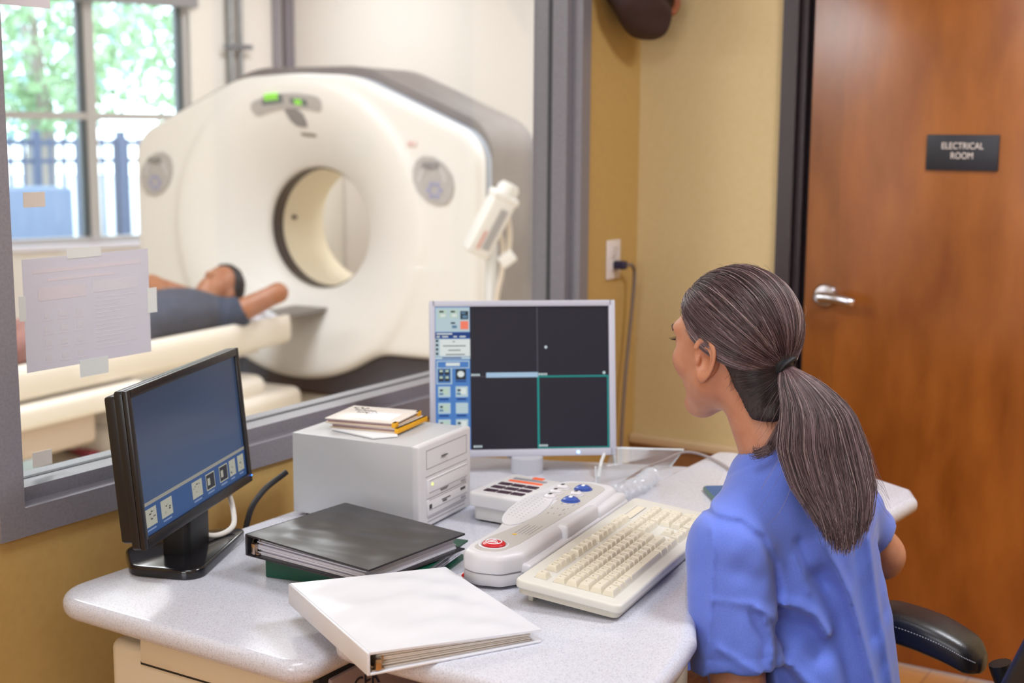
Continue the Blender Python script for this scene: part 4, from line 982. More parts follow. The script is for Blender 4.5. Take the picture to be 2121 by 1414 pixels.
rowk(5.55, 0, [1, -1, 1, 1, 1, 1, -.5, 1, 1, 1, 1, -.5, 1, 1, 1, 1]); rowk(5.55, 15.3, [1, 1, 1])
rowk(4, 15.3, [1, 1, 1]); rowk(3, 15.3, [1, 1, 1]); rowk(1, 16.3, [1]); rowk(0, 15.3, [1, 1, 1])
rowk(4, 18.6, [1, 1, 1, 1]); rowk(3, 18.6, [1, 1, 1]); rowk(2, 18.6, [1, 1, 1]); rowk(1, 18.6, [1, 1, 1]); rowk(0, 18.6, [2, 1])
key(X0 + 21.6 * U, Y0 + 2 * U, 1, 2); key(X0 + 21.6 * U, Y0, 1, 2)
b = MB()
for x0, x1, y0, y1 in ((0, 15, 0, 5), (0, 1, 5.55, 6.55), (2, 6, 5.55, 6.55), (6.5, 10.5, 5.55, 6.55), (11, 15, 5.55, 6.55), (15.3, 18.3, 5.55, 6.55), (15.3, 18.3, 3, 5), (15.3, 18.3, 0, 1), (16.3, 17.3, 1, 2), (18.6, 22.6, 0, 5)):
    b.box((X0 + x0 * U - .001, Y0 + y0 * U - .001, .0252), (X0 + x1 * U + .001, Y0 + y1 * U + .001, .0262), M=kt)
b.build('key_well', M_kwell, kb, 0)
b = MB(); b.box((X0 + 18.6 * U, Y0 + 5.6 * U, .0258), (X0 + 22.6 * U, Y0 + 6.5 * U, .0264), 0, kt); b.box((X0 + 18.66 * U, Y0 + 5.68 * U, .0262), (X0 + 22.54 * U, Y0 + 6.42 * U, .0267), 1, kt); b.build('light_panel', [M_line, mat('panel_cream', 'd9d0be', .45)], kb, 0)

# ------------------------------------------------------------------ binders
def sheet_wedge(b, L, W, z0, h0, h1, ins, m=0, n=9, seed=1, wob=.0006):
    rg = np.random.default_rng(seed)
    for k in range(n):
        t0 = k / n; t1 = (k + .78) / n; a = rg.uniform(-.004, .004); c = rg.uniform(-.004, .003)
        v = [(ins, .012 + a, z0 + h0 * t0), (W - .012 + c, .010 + a, z0 + h1 * t0), (W - .012 + c, L - .010 + a, z0 + h1 * t0), (ins, L - .012 + a, z0 + h0 * t0)]
        v += [(x, y, z0 + (h0 if x == ins else h1) * t1) for x, y, z in v]
        b.add(v, [(3, 2, 1, 0), (4, 5, 6, 7), (0, 1, 5, 4), (1, 2, 6, 5), (2, 3, 7, 6), (3, 0, 4, 7)], m)
def wavy_cover(b, L, W, za, zb, t, amp, seed, nx=26, ny=30, m=0):
    """binder board covered in slightly rippled film: za at the spine, zb at the open side"""
    rg = np.random.default_rng(seed); ph = rg.uniform(0, 6, 6); v = []
    for side in (1, 0):
        for i in range(nx + 1):
            for j in range(ny + 1):
                x = W * i / nx; y = L * j / ny; z = za + (zb - za) * i / nx
                e = min(i, nx - i, j, ny - j) / 4; e = min(1, e)
                rp = amp * e * (math.sin(y * 60 + x * 38 + ph[0] + 2 * math.sin(x * 20 + ph[1])) * .5 + math.sin(y * 110 - x * 42 + ph[2]) * .25 + math.sin(x * 50 + y * 15 + ph[3]) * .3)
                v.append((x, y, z + t + rp if side else z))
    N = (nx + 1) * (ny + 1); f = []
    q = lambda i, j, s: (0 if s else N) + i * (ny + 1) + j
    for i in range(nx):
        for j in range(ny):
            f.append((q(i, j, 1), q(i + 1, j, 1), q(i + 1, j + 1, 1), q(i, j + 1, 1))); f.append((q(i, j + 1, 0), q(i + 1, j + 1, 0), q(i + 1, j, 0), q(i, j, 0)))
    for i in range(nx): f.append((q(i, 0, 0), q(i + 1, 0, 0), q(i + 1, 0, 1), q(i, 0, 1))); f.append((q(i, ny, 1), q(i + 1, ny, 1), q(i + 1, ny, 0), q(i, ny, 0)))
    for j in range(ny): f.append((q(0, j, 1), q(0, j + 1, 1), q(0, j + 1, 0), q(0, j, 0))); f.append((q(nx, j, 0), q(nx, j + 1, 0), q(nx, j + 1, 1), q(nx, j, 1)))
    b.add(v, f, m)
def binder(name, lab, M, L, W, hs, ho, mc, mp, amp, seed, ring=True, papers=True, pins=.014, hp=None):
    t = thing(name, lab, 'binder', M=M)
    b = MB(); wavy_cover(b, L, W, hs - .003, ho - .003, .003, amp, seed); b.build('front_cover', mc, t, 50)
    b = MB(); b.rbox((0, 0, 0), (W, L, .003), .0008, 2); b.build('rear_cover', mc, t)
    b = MB(); b.rbox((-.004, 0, .0), (.0005, L, hs), .0016, 3); b.build('spine', mc, t)
    if papers:
        b = MB(); sheet_wedge(b, L, W, .0034, hs - .010 if hp is None else hp[0], ho - .0075 if hp is None else hp[1], pins, 0, 10, seed); b.build('paper_block', mp, t, 0)
    if ring:
        mr_ = mat('ring_metal_' + str(seed), 'c9b5a2', .25, metal=1)
        MB().rbox((.003, .004, .0032), (.022, L - .004, .0055), .001, 2).build('ring_plate', mr_, t)
        for y in (.012, L / 2, L - .012):
            MB().tube([(.012 + .010 * math.cos(a), y, .004 + (hs - .008) / 2 + (hs - .010) / 2 * math.sin(a)) for a in [2 * pi * k / 20 for k in range(20)]], .0013, 7, closed=True).build('ring', mr_, t)
        MB().rbox((.008, .001, .0035), (.017, .009, hs * .62), .002, 2).build('ring_clip', mr_, t)
    return t
M_paper = mat('page_white', 'dfdde6', .7); M_pagec = mat('page_cream', 'e6dcd2', .7)
wa = -.5193 
WBM = frame_M((1.2965, 1.015, .7705), (math.cos(wa), math.sin(wa), 0), (-math.sin(wa), math.cos(wa), 0), (0, 0, 1))
WBM = Matrix.Translation((0, 0, 0)) @ WBM
binder('ring_binder', 'white ring binder in the foreground lying across the step between the two worktops', WBM, .3005, .2485, .031, .0185, mat('binder_white', 'dbdbe1', .24, spec=.5), M_pagec, .0020, 3)
# black binder on the green one
M_gb = mat('binder_green', '0f4a38', .35, spec=.5); M_bb = mat('binder_black', '2a282c', .26, spec=.55)
gx_, gy_ = Vector((.2, -.98, 0)).normalized(), Vector((.98, .2, 0)).normalized()
binder('ring_binder', 'dark green binder lying underneath the black binder', frame_M((1.639, 1.194, .7405), gy_, -gx_, hz), .262, .215, .030, .029, M_gb, M_paper, .0006, 5, ring=False)
bx_, by_ = Vector((-.066, -.998, 0)).normalized(), Vector((.998, -.066, 0)).normalized()
BT = Matrix.Rotation(R(1.0), 4, 'Y')
binder('ring_binder', 'black ring binder full of white pages lying on the green binder', frame_M((1.575, 1.482, .7725), bx_, by_, hz), .236, .262, .036, .028, M_bb, M_paper, .0016, 8, hp=(.024, .020))

# ------------------------------------------------------------------ small things on the desk
def paper(name, lab, pts, z, m, cat='paper', t=.0008, group=None):
    o = MB().slab(pts, z, z + t).build(name, m, None, 0); return tag(o, lab, cat, group)
paper('paper_sheet', 'printed white sheet under the red pen between the black binder and the keypad', [(1.66, 1.084), (1.80, 1.055), (1.835, 1.145), (1.665, 1.147)], .7704, M_paper)
pe = thing('pen', 'red pen half under the near end of the scan keypad', 'pen', (1.672, 1.128, .7765), R(-3))
b = MB(); b.tube([(0, 0, 0), (.004, 0, 0), (.016, 0, 0), (.10, 0, 0), (.132, 0, 0)], [.0022, .0036, .0048, .0052, .0045], 12); b.build('barrel', mat('pen_red', 'd8261f', .3), pe)
MB().tube([(.004, -.0045, -.003), (.05, -.0045, -.003)], .0011, 6).build('clip', mat('pen_green', '2c7a4b', .4), pe)
# clear acrylic document holder
ac = thing('document_holder', 'clear acrylic document holder standing behind the keypad, right of the silver monitor', 'holder', (2.50, 1.26, .740))
S = Matrix.Translation((-2.50, -1.26, -.740)); M_acr = glass_mat('acrylic', (.95, .96, .96), .05, haze=.10); M_acre = mat('acrylic_edge', 'd8dadb', .25)
def sheet(b, q, t=.003):
    n = (Vector(q[1]) - Vector(q[0])).cross(Vector(q[3]) - Vector(q[0])).normalized() * t; v = [S @ Vector(p) for p in q] + [S @ (Vector(p) + n) for p in q]
    b.add(v, [(3, 2, 1, 0), (4, 5, 6, 7), (0, 1, 5, 4), (1, 2, 6, 5), (2, 3, 7, 6), (3, 0, 4, 7)])
qe = [(2.520, 1.330, .7425), (2.600, 1.218, .7425), (2.612, 1.192, .781), (2.545, 1.332, .781)]
qf = [(2.392, 1.285, .7425), (2.600, 1.218, .7425), (2.600, 1.218, .752), (2.392, 1.287, .778)]
b = MB(); sheet(b, qe); b.build('end_sheet', M_acr, ac, 0)
b = MB(); sheet(b, qf); b.build('front_sheet', M_acr, ac, 0)
b = MB()
b.tube([S @ Vector(p) for p in (qe[1], qe[2], qe[3])], .0022, 6); b.build('sheet_edge', M_acre, ac)
MB().tube([S @ Vector(qf[0]), S @ Vector(qf[3])], .0018, 6).build('sheet_edge', M_acre, ac)
b = MB(); b.tube([S @ Vector(p) for p in ((2.517, 1.330, .781), (2.46, 1.31, .770), (2.43, 1.30, .745))], .0035, 8); b.tube([S @ Vector(p) for p in ((2.545, 1.325, .781), (2.54, 1.318, .745))], .0035, 8); b.build('support_foot', M_acre, ac)
b = MB(); b.tube(bez([(2.30, 1.18, .776), (2.40, 1.19, .779), (2.49, 1.185, .782), (2.56, 1.165, .790), (2.60, 1.13, .776), (2.54, 1.06, .7745), (2.46, 1.00, .7745), (2.40, .96, .7745)], 10), .0028, 8); o = b.build('thin_cable', mat('cable_brown', '8e8280', .5)); tag(o, 'thin grey-brown cable lying across the far right of the front worktop', 'cable')
M_clr = glass_mat('clear_vinyl', (.92, .93, .95), .12, haze=.22)
rgc = np.random.default_rng(2); b = MB()
pth = bez([(2.165, 1.125, .788), (2.22, 1.130, .789), (2.28, 1.128, .788), (2.34, 1.138, .787)], 12)
b.tube(pth, [.016 + .003 * math.sin(i * 1.1) + .002 * math.sin(i * 2.3) for i in range(len(pth))], 14); o = b.build('cable_sleeve', M_clr); tag(o, 'crumpled clear plastic sleeve around the cable at the far end of the keypad', 'cable sleeve')
ph = thing('phone', 'smartphone with a blue picture on its screen half hidden by the blue sleeve', 'phone', (2.33, .965, .7702), R(38))
MB().slab(rpoly([(-.075, -.037), (.075, -.037), (.075, .037), (-.075, .037)], .012, 5), 0, .0085, .003, 3, rb=.003).build('phone_case', mat('phone_case', '47655f', .3), ph)
b = MB(); b.slab(rpoly([(-.070, -.033), (.070, -.033), (.070, .033), (-.070, .033)], .009, 5), .0083, .0089, .0002, 1); b.build('phone_screen', screen_base('phone_blue', '3f8dc8', '1f6fb8', .55), ph)

# ------------------------------------------------------------------ notice and tape on the window
M_notice = mat('notice_paper', 'dddbe4', .7); nt = M_notice.node_tree
tr_ = nt.nodes.new('ShaderNodeBsdfTranslucent'); tr_.inputs['Color'].default_value = lin('e4e4ee'); mx = nt.nodes.new('ShaderNodeMixShader'); mx.inputs[0].default_value = .30
nt.links.new(nt.nodes['Principled BSDF'].outputs[0], mx.inputs[1]); nt.links.new(tr_.outputs[0], mx.inputs[2]); nt.links.new(mx.outputs[0], nt.nodes['Material Output'].inputs[0])
nx0, nx1, nz0, nz1 = 1.481, 1.758, 1.046, 1.2365
no = thing('paper_notice', 'pale paper notice taped to the observation window with its print showing through', 'notice', (1.62, 1.8815, 1.14))
S = Matrix.Translation((-1.62, -1.8815, -1.14))
MB().box((nx0, 1.8795, nz0), (nx1, 1.8802, nz1), M=S).build('sheet', M_notice, no, 0)
M_ghr = mat('ghost_red', 'd8d1da', .7); M_ghg = mat('ghost_grey', 'd5d3dc', .7)
b = MB()
def gh(x0, x1, z0, z1, m): b.box((nx0 + x0, 1.8792, nz0 + z0), (nx0 + x1, 1.8796, nz0 + z1), m, S)
def ring_(cx, cz, r0, m):
    for k in range(18):
        a, c = 2 * pi * k / 18, 2 * pi * (k + 1) / 18
        b.add([S @ Vector((nx0 + cx + rr * math.cos(t), 1.8790, nz0 + cz + rr * math.sin(t))) for rr, t in ((r0, a), (r0, c), (r0 - .0022, c), (r0 - .0022, a))], [(0, 1, 2, 3)], m)
gh(.02, .26, .165, .172, 0); gh(.05, .20, .150, .155, 0); gh(.03, .13, .118, .140, 0); gh(.145, .25, .122, .142, 1)
ring_(.115, .130, .009, 1); ring_(.232, .132, .008, 1)
for r_ in range(4):
    for c in range(3): gh(.04 + .034 * c, .052 + .034 * c, .088 - .024 * r_, .098 - .024 * r_, 1); gh(.036 + .034 * c, .058 + .034 * c, .083 - .024 * r_, .0845 - .024 * r_, 0)
for k in range(14): gh(.15, .15 + .095 - .02 * (k % 3), .112 - .007 * k, .1135 - .007 * k, 1)
b.build('ghost_print', [M_ghr, M_ghg], no, 0)
for x0, x1, z0, z1 in ((1.574, 1.648, 1.231, 1.249), (1.752, 1.775, 1.118, 1.164), (1.591, 1.655, 1.022, 1.052), (1.4705, 1.484, 1.134, 1.176)):
    MB().box((x0, 1.8785, z0), (x1, 1.8792, z1), M=S).build('tape_strip', M_tape, no, 0)
for x0, x1, z0, z1, lab in ((1.490, 1.534, 1.322, 1.347, 'small beige tape scrap stuck on the glass above the notice'), (1.484, 1.524, .882, .908, 'beige tape scrap on the glass in the lower corner below the notice'), (1.43, 1.562, 1.648, 1.70, 'pale tape strip on the glass at the top of the window')):
    o = MB().box((x0, 1.8795, z0), (x1, 1.8805, z1)).build('tape_scrap', mat('tape_beige', 'd8cfc6', .6) if z0 < 1.5 else mat('tape_grey', 'd5d0d6', .6), None, 0); tag(o, lab, 'tape')

# ------------------------------------------------------------------ outlet, cord and cap on the walls
ou = thing('wall_outlet', 'white wall outlet plate beside the window frame with a cord plugged in', 'outlet', (3.448, YW0, 1.093)); S = Matrix.Translation((-3.448, -YW0, -1.093))
MB().rbox((3.409, YW0 - .007, 1.037), (3.488, YW0, 1.149), .003, 3, M=S).build('cover_plate', mat('plate_white', 'e6dfe0', .35), ou)
for zz in (1.075, 1.113): MB().rbox((3.431, YW0 - .0085, zz - .015), (3.466, YW0 - .006, zz + .015), .004, 3, M=S).build('socket', mat('socket_white', 'd9d2d3', .4) if zz < 1.1 else bpy.data.materials['socket_white'], ou)
cd = thing('electric_cable', 'dark cord plugged into the wall outlet and hanging down behind the silver monitor', 'cord', (3.45, YW0 - .02, 1.078)); S = Matrix.Translation((-3.45, -(YW0 - .02), -1.078))
MB().rbox((3.437, YW0 - .045, 1.066), (3.462, YW0 - .009, 1.090), .005, 3, M=S).build('plug', mat('plug_navy', '26223f', .4), cd)
b = MB(); b.tube([S @ p for p in bez([(3.45, YW0 - .04, 1.078), (3.485, YW0 - .045, 1.076), (3.512, YW0 - .04, 1.05), (3.516, YW0 - .035, .98), (3.505, YW0 - .03, .86), (3.485, YW0 - .03, .74), (3.47, YW0 - .03, .60), (3.46, YW0 - .03, .45)], 10)], .0055, 10); b.build('cord', mat('cord_grey', '7b6d68', .5), cd)
cp = thing('hanging_cap', 'dark brown cloth cap hanging from the wall at the top of the corner', 'cap', (3.432, YW0 - .06, 1.96))
S = Matrix.Translation((-3.432, -(YW0 - .06), -1.95))
def cap_f(P):
    q = P - np.array((3.432, YW0 - .085, 1.845))
    d = ell(P, (3.427, YW0 - .085, 1.845), (.150, .072, .135)); d = smin(d, ell(P, (3.434, YW0 - .09, 1.745), (.060, .05, .040)), .06)
    fold = np.sin((q[:, 0] * .9 + q[:, 2] * 1.6) * 46 + 2.5 * np.sin(q[:, 2] * 24 + q[:, 0] * 9)) * .012 + .006 * vnoise(P, 38, 4)
    d = d + fold
    return smax(d, -ell(P, (3.462, YW0 - .165, 1.86), (.05, .035, .05)), .01)
net_obj('cap_crown', cap_f, (3.252, YW0 - .19, 1.66), (3.602, YW0 - .005, 2.0), .007, mat('cap_brown', '3a2728', .7, bump=(200, .3, .003)), cp, M=S)
b = MB(); b.tube([S @ p for p in bez([(3.487, YW0 - .158, 1.83), (3.484, YW0 - .168, 1.79), (3.462, YW0 - .166, 1.765), (3.450, YW0 - .162, 1.768)], 8)], [.010] * 25, 8); b.build('strap', mat('strap_rust', '8d5136', .5), cp)
MB().tube([(0, .06, 0), (0, -.01, .0), (0, -.03, .015)], .006, 8).build('wall_hook', M_chrome, cp)
# ------------------------------------------------------------------ seated person
wo = thing('person', 'person with a long brown ponytail in a blue short-sleeved top sitting at the desk', 'person', (1.88, .58, 0))
WS = Matrix.Translation((-1.88, -.58, 0))
M_skin = mat('skin', 'c58c6e', .48, spec=.35, sss=.12, noise=(40, 'b97c60', .3, .7))
M_scrub = mat('scrub_blue', '667dda', .70, spec=.25, sheen=.25, noise=(500, '5f76d2', .35, .65), bump=(900, .12, .0006))
hy_ = R(73); hp_ = R(-4)
f_ = np.array((math.cos(hy_) * math.cos(hp_), math.sin(hy_) * math.cos(hp_), math.sin(hp_))); l_ = np.array((-math.sin(hy_), math.cos(hy_), 0)); u_ = np.cross(f_, l_)
HR3 = np.stack([f_, l_, u_]); hc = np.array((1.934, .805, 1.128))
by_r = R(74); bf = np.array((math.cos(by_r), math.sin(by_r), 0)); bl_ = np.array((-math.sin(by_r), math.cos(by_r), 0)); bz = np.array((0, 0, 1.)); BR3 = np.stack([bf, bl_, bz])
HS = .95
L3 = lambda a, b, c: hc + f_ * a + l_ * b + u_ * c
LS = lambda a, b, c: hc + (f_ * a + l_ * b + u_ * c) * HS
unsc = lambda P: hc + (P - hc) / HS
def ear(P, s):
    P = unsc(P)
    ef = f_ * .995 + l_ * s * .10; eo = l_ * s * .995 - f_ * .10; eu = u_ * .985 - ef * .17; ef = ef * .985 + u_ * .17
    c = L3(-.012, s * .0805, -.012); q = P - c; X, Y, O = q @ ef, q @ eu, q @ eo
    # outline: egg, wider at the top
    w_ = .0205 + .10 * np.clip(Y, -.03, .03) ; rr = np.hypot(X / np.maximum(w_, .012), Y / .0330)
    bowl = .0065 * np.clip(1 - rr, 0, 1)                      # face of the ear dips towards the canal
    face = O - (.0045 - bowl * 1.6 + .10 * np.clip(-X, 0, .03))
    d = smax((rr - 1) * .016, smax(face * .8, -(O + .012), .002), .002)
    rim = np.hypot((rr - .93) * .018, O - (.0040 + .10 * np.clip(-X, 0, .03))) - .0030
    rim = np.where((X > .009) & (Y < .012), .01, rim); d = smin(d, rim, .0022)                     # helix
    anti = np.hypot((np.hypot((X + .001) / .0125, (Y + .002) / .0215) - 1) * .012, O - .0035) - .0022
    anti = np.where(X > .001, .01, anti); d = smin(d, anti, .003)
    d = smax(d, -ell(P, c + ef * .004 - eu * .004 + eo * .004, (.0085, .0125, .010), np.stack([ef, eu, eo])), .003)
    d = smin(d, ell(P, c + ef * .0125 - eu * .006 + eo * .002, (.0040, .0075, .005), np.stack([ef, eu, eo])), .003)   # tragus
    d = smin(d, ell(P, c - eu * .030 + ef * .003 + eo * .0005, (.0095, .0095, .0052), np.stack([ef, eu, eo])), .005)  # lobe
    return d * HS
def head(P):
    P = unsc(P)
    d = ell(P, L3(-.012, 0, .026), (.098, .0765, .094), HR3)
    d = smin(d, ell(P, L3(.034, 0, -.030), (.059, .059, .072), HR3), .035)
    for s in (-1, 1):
        d = smin(d, cone(P, L3(.008, s * .048, -.056), L3(.066, s * .010, -.100), .024, .017), .03)
        d = smin(d, ell(P, L3(.064, s * .036, -.022), (.024, .022, .022), HR3), .025)
    d = smin(d, ell(P, L3(.078, 0, .030), (.016, .052, .014), HR3), .025)
    d = smin(d, cone(P, L3(.092, 0, .008), L3(.112, 0, -.030), .008, .0125), .014)
    d = smin(d, ell(P, L3(.086, 0, -.066), (.013, .022, .010), HR3), .012)
    d = smax(d, -ell(P, L3(.100, 0, -.0655), (.012, .020, .0016), HR3), .004)
    d = smin(d, ell(P, L3(.078, 0, -.098), (.016, .018, .013), HR3), .02)
    for s in (-1, 1):
        d = smax(d, -ell(P, L3(.094, s * .034, .008), (.017, .018, .011), HR3), .014)
        d = smin(d, np.linalg.norm(P - L3(.0765, s * .034, .007), axis=1) - .0130, .004)
    return d * HS
nb = np.array((1.925, .722, .958))
shL, elL, haL = np.array((1.782, .738, .852)), np.array((1.742, .694, .610)), np.array((1.865, .80, .595))
shR, elR, haR = np.array((2.088, .668, .850)), np.array((2.158, .628, .766)), np.array((2.285, .775, .812))
shoulder_c = (shL + shR) / 2
def hand(P, w0, dirn, side, up):
    d_ = dirn / np.linalg.norm(dirn); s_ = np.cross(up, d_); s_ /= np.linalg.norm(s_); n_ = np.cross(d_, s_)
    HB = np.stack([d_, s_, n_]); d = ell(P, w0 + d_ * .045, (.052, .038, .015), HB)
    for k, ln in enumerate((.066, .075, .071, .056)):
        o = (k - 1.5) * .0185; a = w0 + d_ * .082 + s_ * o; m1 = a + d_ * ln * .48 - n_ * .006 + s_ * o * .12; m2 = m1 + d_ * ln * .30 - n_ * .014; m3 = m2 + d_ * ln * .20 - n_ * .012
        d = smin(d, cone(P, a, m1, .0092, .0085), .008); d = smin(d, cone(P, m1, m2, .0085, .0078), .003); d = smin(d, cone(P, m2, m3, .0078, .0066), .003)
    a = w0 + d_ * .025 + s_ * side * .028; m1 = a + d_ * .032 + s_ * side * .026 - n_ * .006; m2 = m1 + d_ * .028 + s_ * side * .006 - n_ * .008
    d = smin(d, cone(P, a, m1, .0125, .0100), .012); return smin(d, cone(P, m1, m2, .0098, .0075), .004)
def body(P):
    d = head(P)
    d = smin(d, cone(P, LS(-.030, 0, -.055), nb, .047, .052), .024)
    d = smin(d, cone(P, nb - bz * .03, shL + bz * .005, .036, .036), .04); d = smin(d, cone(P, nb - bz * .03, shR + bz * .005, .036, .036), .04)
    cc = shoulder_c - bz * .09; d = smin(d, ell(P, cc, (.078, .125, .17), BR3), .05)
    d = smin(d, ell(P, cc - bz * .20 - bf * .03, (.072, .105, .14), BR3), .06); d = smin(d, ell(P, cc - bz * .30 - bf * .05, (.095, .145, .10), BR3), .06)
    for a, e, h in ((shL, elL, haL), (shR, elR, haR)):
        d = smin(d, cone(P, a, e, .047, .037), .03); d = smin(d, cone(P, e, h, .037, .026), .018)
    d = smin(d, hand(P, haL, np.array((.6, .75, -.12)), -1, bz), .02); d = smin(d, hand(P, haR, np.array((.6, .8, -.03)), 1, bz), .02)
    hp = cc - bz * .30 - bf * .05
    for s in (-1, 1):
        a = hp + bl_ * s * .09 + bf * .02 - bz * .01; k = hp + bl_ * s * .12 + bf * .43 + bz * .01; an = k + bf * .02 - bz * .40
        d = smin(d, cone(P, a, k, .080, .056), .05); d = smin(d, cone(P, k, an, .054, .036), .03); d = smin(d, cone(P, an - bz * .035, an + bf * .15 - bz * .045, .036, .026), .03)
    return d
net_obj('body', body, (1.60, .40, .0), (2.36, 1.22, 1.27), .0038, M_skin, wo, M=WS, smooth_it=1, extra=[((lambda P, s=s: ear(P, s)), tuple(LS(-.012, s * .0805, -.012) - .052), tuple(LS(-.012, s * .0805, -.012) + .052), .0013) for s in (-1, 1)])
# the blue top
def segd(A, Z, pts):
    d = np.full(len(A), 9.); 
    for (a0, z0), (a1, z1) in zip(pts[:-1], pts[1:]):
        da, dz = a1 - a0, z1 - z0; t = np.clip(((A - a0) * da + (Z - z0) * dz) / (da * da + dz * dz), 0, 1)
        d = np.minimum(d, np.hypot(A - a0 - da * t, Z - z0 - dz * t))
    return d
BX = np.array((.5285, -.849, 0)); BD = np.array((.849, .528, 0))
FOLDS = []   # (polyline across the back and height, height of the fold, width)
def sleeve(P, a, e, t, r0, r1):
    ax_ = (e - a) / np.linalg.norm(e - a); end = a + (e - a) * t
    ang = cone(P, a, end + ax_ * .05, r0, r1)
    return smax(ang, (P - end) @ ax_, .004), ax_, end
def top_d(P, off=0.):
    cc = shoulder_c - bz * .09 + BX * .014
    d = ell(P, cc + bf * .005, (.122, .152, .20), BR3)
    d = smin(d, ell(P, cc - bz * .20 - bf * .03, (.125, .160, .20), BR3), .09)
    d = smin(d, ell(P, cc - bz * .33 - bf * .05, (.142, .190, .15), BR3), .09)
    for a in (shL, shR): d = smin(d, cone(P, nb - bz * .024, a + bz * .006, .054, .059), .05)
    col = smax(cone(P, nb - bz * .05, nb + bz * .05 - bf * .02, .068, .058), (P - (nb + bz * .018)) @ (bz * .87 + bf * .5), .004)
    return smin(d, col, .02)
tS = .67
endL = shL + (elL - shL) * tS; axL = (elL - shL) / np.linalg.norm(elL - shL); endR = shR + (elR - shR) * .60; axR = (elR - shR) / np.linalg.norm(elR - shR)
FOLDS = [([(.284, .909), (.326, .903), (.357, .881), (.378, .84), (.387, .799), (.383, .758), (.375, .717), (.374, .687)], -.0045, .0058), ([(.290, .917), (.330, .912), (.364, .888), (.386, .845), (.395, .80)], .002, .006),
    ([(.392, .786), (.415, .782), (.437, .768), (.457, .736)], .013, .0075), ([(.400, .750), (.430, .738), (.450, .715)], -.019, .020),
    ([(.450, .862), (.470, .830), (.491, .790), (.513, .717), (.535, .639)], .011, .0085), ([(.452, .815), (.478, .745), (.497, .638)], -.015, .018),
    ([(.418, .865), (.436, .823), (.455, .802)], -.008, .010), ([(.410, .845), (.428, .80)], .004, .006), ([(.347, .794), (.383, .767)], .007, .0055), ([(.357, .777), (.366, .75), (.368, .724)], .006, .0055), ([(.340, .785), (.356, .745), (.352, .71)], -.005, .008),
    ([(.281, .804), (.337, .801), (.375, .782)], .0035, .0045), ([(.292, .739), (.348, .709)], .005, .0055), ([(.30, .85), (.35, .83)], -.003, .012), ([(.284, .898), (.281, .806), (.273, .688)], .005, .0045), ([(.300, .80), (.305, .69)], -.004, .012),
    ([(.53, .859), (.545, .752), (.567, .639)], .007, .008), ([(.555, .84), (.56, .74)], -.005, .012), ([(.40, .70), (.44, .66), (.46, .63)], .009, .008), ([(.39, .69), (.42, .65)], -.010, .012), ([(.505, .86), (.512, .80), (.53, .72)], -.004, .010)]
def topf(P):
    d = top_d(P); A = P @ BX; Z = P[:, 2]; Dp = P @ BD
    s1 = smax(cone(P, shL, endL + axL * .05, .062, .068), (P - endL) @ axL, .004); s2 = smax(cone(P, shR, endR + axR * .05, .056, .055), (P - endR) @ axR, .004)
    d = smin(d, s1, .010); d = smin(d, s2, .012)
    nearside = np.clip((2.06 - Dp + (A - .4) * .3) / .06, 0, 1)
    for pts, hgt, wid in FOLDS: d = d - nearside * hgt * np.exp(-(segd(A, Z, pts) / wid) ** 2)
    d = d + .0014 * vnoise(P, 34, 2) + .0009 * vnoise(P, 75, 6)
    neck = cone(P, nb - bz * .06 + bf * .008, nb + bz * .09 - bf * .006, .0565, .0545); d = smax(d, -neck, .003)
    for e, a_, r_ in ((endL, axL, .054), (endR, axR, .046)): d = smax(d, -cone(P, e - a_ * .012, e + a_ * .06, r_, r_), .003)
    hem = np.abs((P - (endL - axL * .022)) @ axL); d = d + np.where(s1 < .012, .0016 * np.exp(-(hem / .0022) ** 2), 0)
    cu = np.abs((P - (nb + bz * .006)) @ (bz * .87 + bf * .5)); d = d + np.where(np.linalg.norm(P - nb, axis=1) < .10, .0010 * np.exp(-(cu / .002) ** 2), 0)
    return smax(d, .40 - Z, .004)
net_obj('scrub_top', topf, (1.62, .38, .39), (2.32, .92, 1.04), .0038, M_scrub, wo, M=WS, smooth_it=1)
def trou2(P):
    cc = shoulder_c - bz * .09; hp = cc - bz * .30 - bf * .05; d = ell(P, hp - bz * .02, (.130, .182, .12), BR3)
    for s in (-1, 1):
        a = hp + bl_ * s * .09 + bf * .02 - bz * .01; k = hp + bl_ * s * .12 + bf * .43 + bz * .01; an = k + bf * .02 - bz * .40
        d = smin(d, cone(P, a, k, .092, .070), .05); d = smin(d, cone(P, k, an + bz * .05, .068, .058), .03)
    return d + .002 * vnoise(P, 30, 7)
net_obj('scrub_trousers', trou2, (1.60, .36, .05), (2.25, 1.2, .72), .012, M_scrub, wo, M=WS)
# hair: cap, ponytail and strands
M_hairb = mat('hair_base', '2c2122', .6, bump=(260, .5, .003, (1, 1, .25)))
def hair_mat():
    m = mat('hair_strands', '4a3838', .36, spec=.6); nt = m.node_tree; bs = nt.nodes['Principled BSDF']
    at = nt.nodes.new('ShaderNodeAttribute'); at.attribute_name = 'tone'; r = nt.nodes.new('ShaderNodeValToRGB')
    r.color_ramp.elements[0].color = lin('2a2023'); r.color_ramp.elements[1].color = lin('cdb6b4')
    e = r.color_ramp.elements.new(.45); e.color = lin('563f42'); e = r.color_ramp.elements.new(.8); e.color = lin('967b7e')
    nt.links.new(at.outputs['Fac'], r.inputs['Fac']); nt.links.new(r.outputs['Color'], bs.inputs['Base Color']); return m
M_hair = hair_mat()
ec0 = L3(-.014, 0, .030); er0 = np.array((.108, .0845, .0985)); tie0 = L3(-.103, .002, -.024)
ec = LS(-.014, 0, .030); er = er0 * HS; tie = LS(-.103, .002, -.024)
